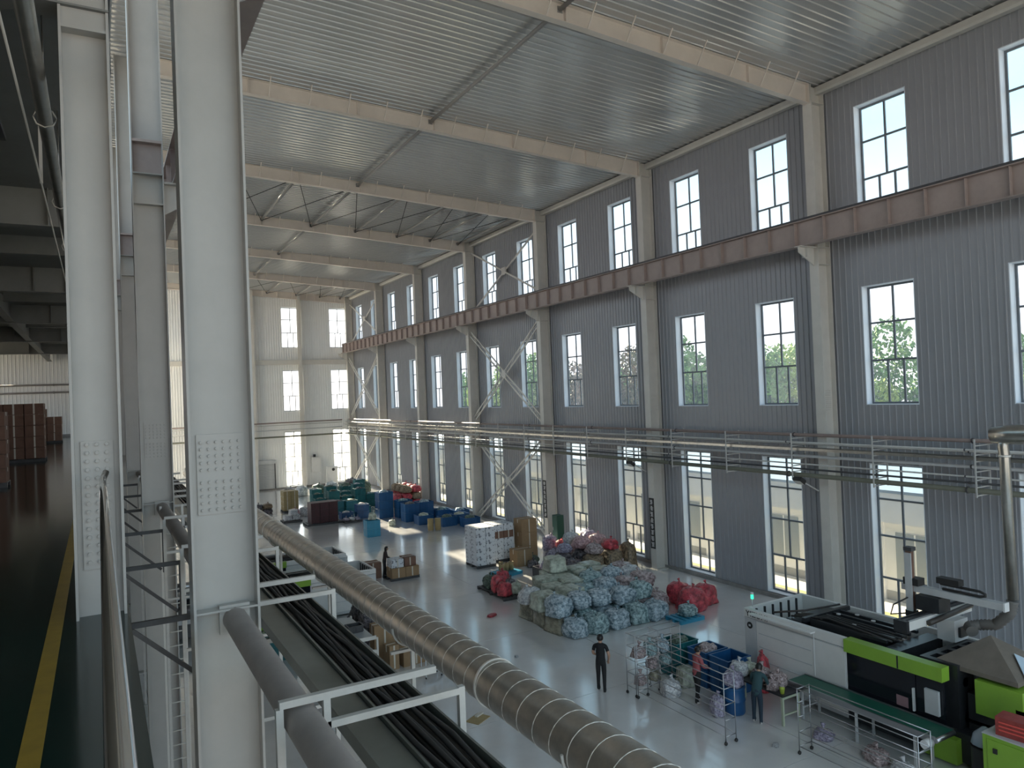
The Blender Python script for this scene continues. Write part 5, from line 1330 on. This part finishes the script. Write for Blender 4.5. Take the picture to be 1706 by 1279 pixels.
person((12.30, 35.35, 0), math.atan2(-0.95, -0.2), 1.58, pose(0.18, {'l': ((-0.22, 0.16, 1.12), (-0.13, 0.40, 1.0)), 'r': ((0.22, 0.16, 1.12), (0.12, 0.40, 1.0))}, 0.08),
       M_(DK, DK, DK, BJ, BS), 'far person in dark clothes beside the small carton pallet', 0.10)

# ------------------------------------------------------------------ outside the window wall
GRASS = mat('sunlit_dry_grass', (0.42, 0.40, 0.16), 0.9, var=0.3, scale=0.5)
tag(MB().box(-160, 220, -160, 260, -0.75, -0.45).build('ground', mat('yard_ground', (0.52, 0.49, 0.43), 0.9, var=0.2, scale=0.2)), 'open yard ground around the factory', 'ground', kind='structure')
tag(MB().box(25.1, 27.2, -30, 120, -0.45, -0.30).build('lawn_strip', GRASS), 'strip of yellow-green lawn outside the window wall', 'lawn', kind='structure')
tag(MB().box(27.2, 29.0, -30, 120, -0.45, -0.34).build('path', mat('pale_paving', (0.78, 0.76, 0.70), 0.9, var=0.1)), 'pale paved path before the low building', 'path', kind='structure')
FAC = mat('white_render', (0.92, 0.90, 0.88), 0.8, var=0.06, scale=1)
lb_ = empty('low_building', (29.0, 0, -0.45))
MB().box(0, 9, -30, 120, 0, 4.4).build('wall', FAC, lb_)
MB().box(-0.45, 0, -30, 120, 3.45, 4.7).build('fascia', FAC, lb_)
MB().box(-0.02, 0.0, -30, 120, 0, 0.5).build('base_course', mat('grey_base', (0.35, 0.35, 0.34), 0.8), lb_)
MB().prism([(-0.5, 4.7), (-0.5, 4.82), (4.5, 6.0), (9.5, 4.82), (9.5, 4.7)], 'y', -30, 120).build('roof', mat('blue_grey_roof', (0.22, 0.30, 0.38), 0.5), lb_)
WG = mat('grey_shutter_glass', (0.30, 0.33, 0.34), 0.3)
for k in range(30):
    y = 4+3.3*k
    wn = MB().box(-0.03, 0.0, y, y+1.7, 0.95, 3.0).build('window', WG, lb_)
    MB().box(-0.05, -0.03, y+0.82, y+0.88, 0.95, 3.0).build('mullion', FAC, wn); MB().box(-0.06, -0.03, y-0.05, y+1.75, 0.88, 0.95).build('sill', FAC, wn)
    MB().box(-0.12, 0.0, y+2.2, y+2.8, 0, 3.45).build('pilaster', FAC, lb_)
tag(lb_, 'long low white building with blue-grey roof outside the windows', 'building')
LEAF = [mat('leaf_green', (0.16, 0.30, 0.06), 0.6, col2=(0.08, 0.17, 0.035), scale=0.6), mat('leaf_yellow_green', (0.34, 0.42, 0.08), 0.6, col2=(0.16, 0.25, 0.05), scale=0.6), mat('leaf_russet', (0.22, 0.13, 0.09), 0.6, col2=(0.10, 0.12, 0.04), scale=0.6)]
BARK = mat('bark', (0.12, 0.09, 0.07), 0.9)
def crown_mesh(seed, n, rx, rz_, zc):
    r = random.Random(seed); mb = MB()
    cl = [(r.uniform(-0.6, 0.6)*rx, r.uniform(-0.6, 0.6)*rx, zc+r.uniform(-0.6, 0.75)*rz_) for _ in range(9)]
    for _ in range(n):
        c = r.choice(cl); u = Vector((r.gauss(0, 1), r.gauss(0, 1), r.gauss(0, 1))).normalized()*r.uniform(0.6, 1.0)
        p = Vector(c)+Vector((u.x*rx*0.5, u.y*rx*0.5, u.z*rz_*0.45))
        a = Vector((r.gauss(0, 1), r.gauss(0, 1), r.gauss(0, 1))).normalized()*r.uniform(0.10, 0.19); b = a.cross(Vector((r.gauss(0, 1), r.gauss(0, 1), r.gauss(0, 1)))).normalized()*0.11
        mb.quad(p-a-b, p+a-b*0.3, p+a*1.2+b, p-a*0.4+b)
    me = mb.mesh('foliage', None); me.materials.append(LEAF[0]); return me
CM = [crown_mesh(i, 5200, 3.4, 3.8, 7.4) for i in range(3)]
TM = MB().tube([(0, 0, 0), (0.1, 0.05, 3), (0, 0, 6), (0.1, 0, 8.5)], [0.22, 0.17, 0.11, 0.04], 8)
for k in range(6):
    a = k*1.05; TM.tube([(0, 0, 3.6+0.5*k), (1.3*math.cos(a), 1.3*math.sin(a), 5.2+0.55*k)], [0.07, 0.02], 6)
TM = TM.mesh('trunk', BARK)
rt_ = random.Random(9)
trees = [(47, 24, 0.72, 1), (47, 33, 0.80, 1), (47, 42, 1.08, 0), (47, 51, 1.1, 0), (47, 60, 1.08, 2), (47, 69, 1.1, 2), (47, 78, 1.1, 0), (47, 87, 1.1, 1), (47, 96, 1.1, 0), (56, 29, 0.95, 0), (56, 38, 1.12, 0), (56, 47, 1.12, 1), (56, 56, 1.15, 0), (56, 65, 1.12, 2), (56, 75, 1.15, 0), (56, 86, 1.15, 1), (56, 98, 1.15, 0)]
TN = ['green', 'yellow-green', 'russet']
for i, (x, y, s, c) in enumerate(trees):
    t = empty('tree', (x, y, -0.45), rt_.uniform(0, 6)); t.scale = (s, s, s*1.12)
    inst('trunk', TM, t); f_ = inst('foliage', CM[i % 3], t, m=LEAF[c]); f_['kind'] = 'stuff'
    tag(t, '%s tree beyond the low building, %s of the %s row outside' % (TN[c], ORD[i if i < 9 else i-9], 'nearer' if i < 9 else 'farther'), 'tree', 'trees outside the window wall')
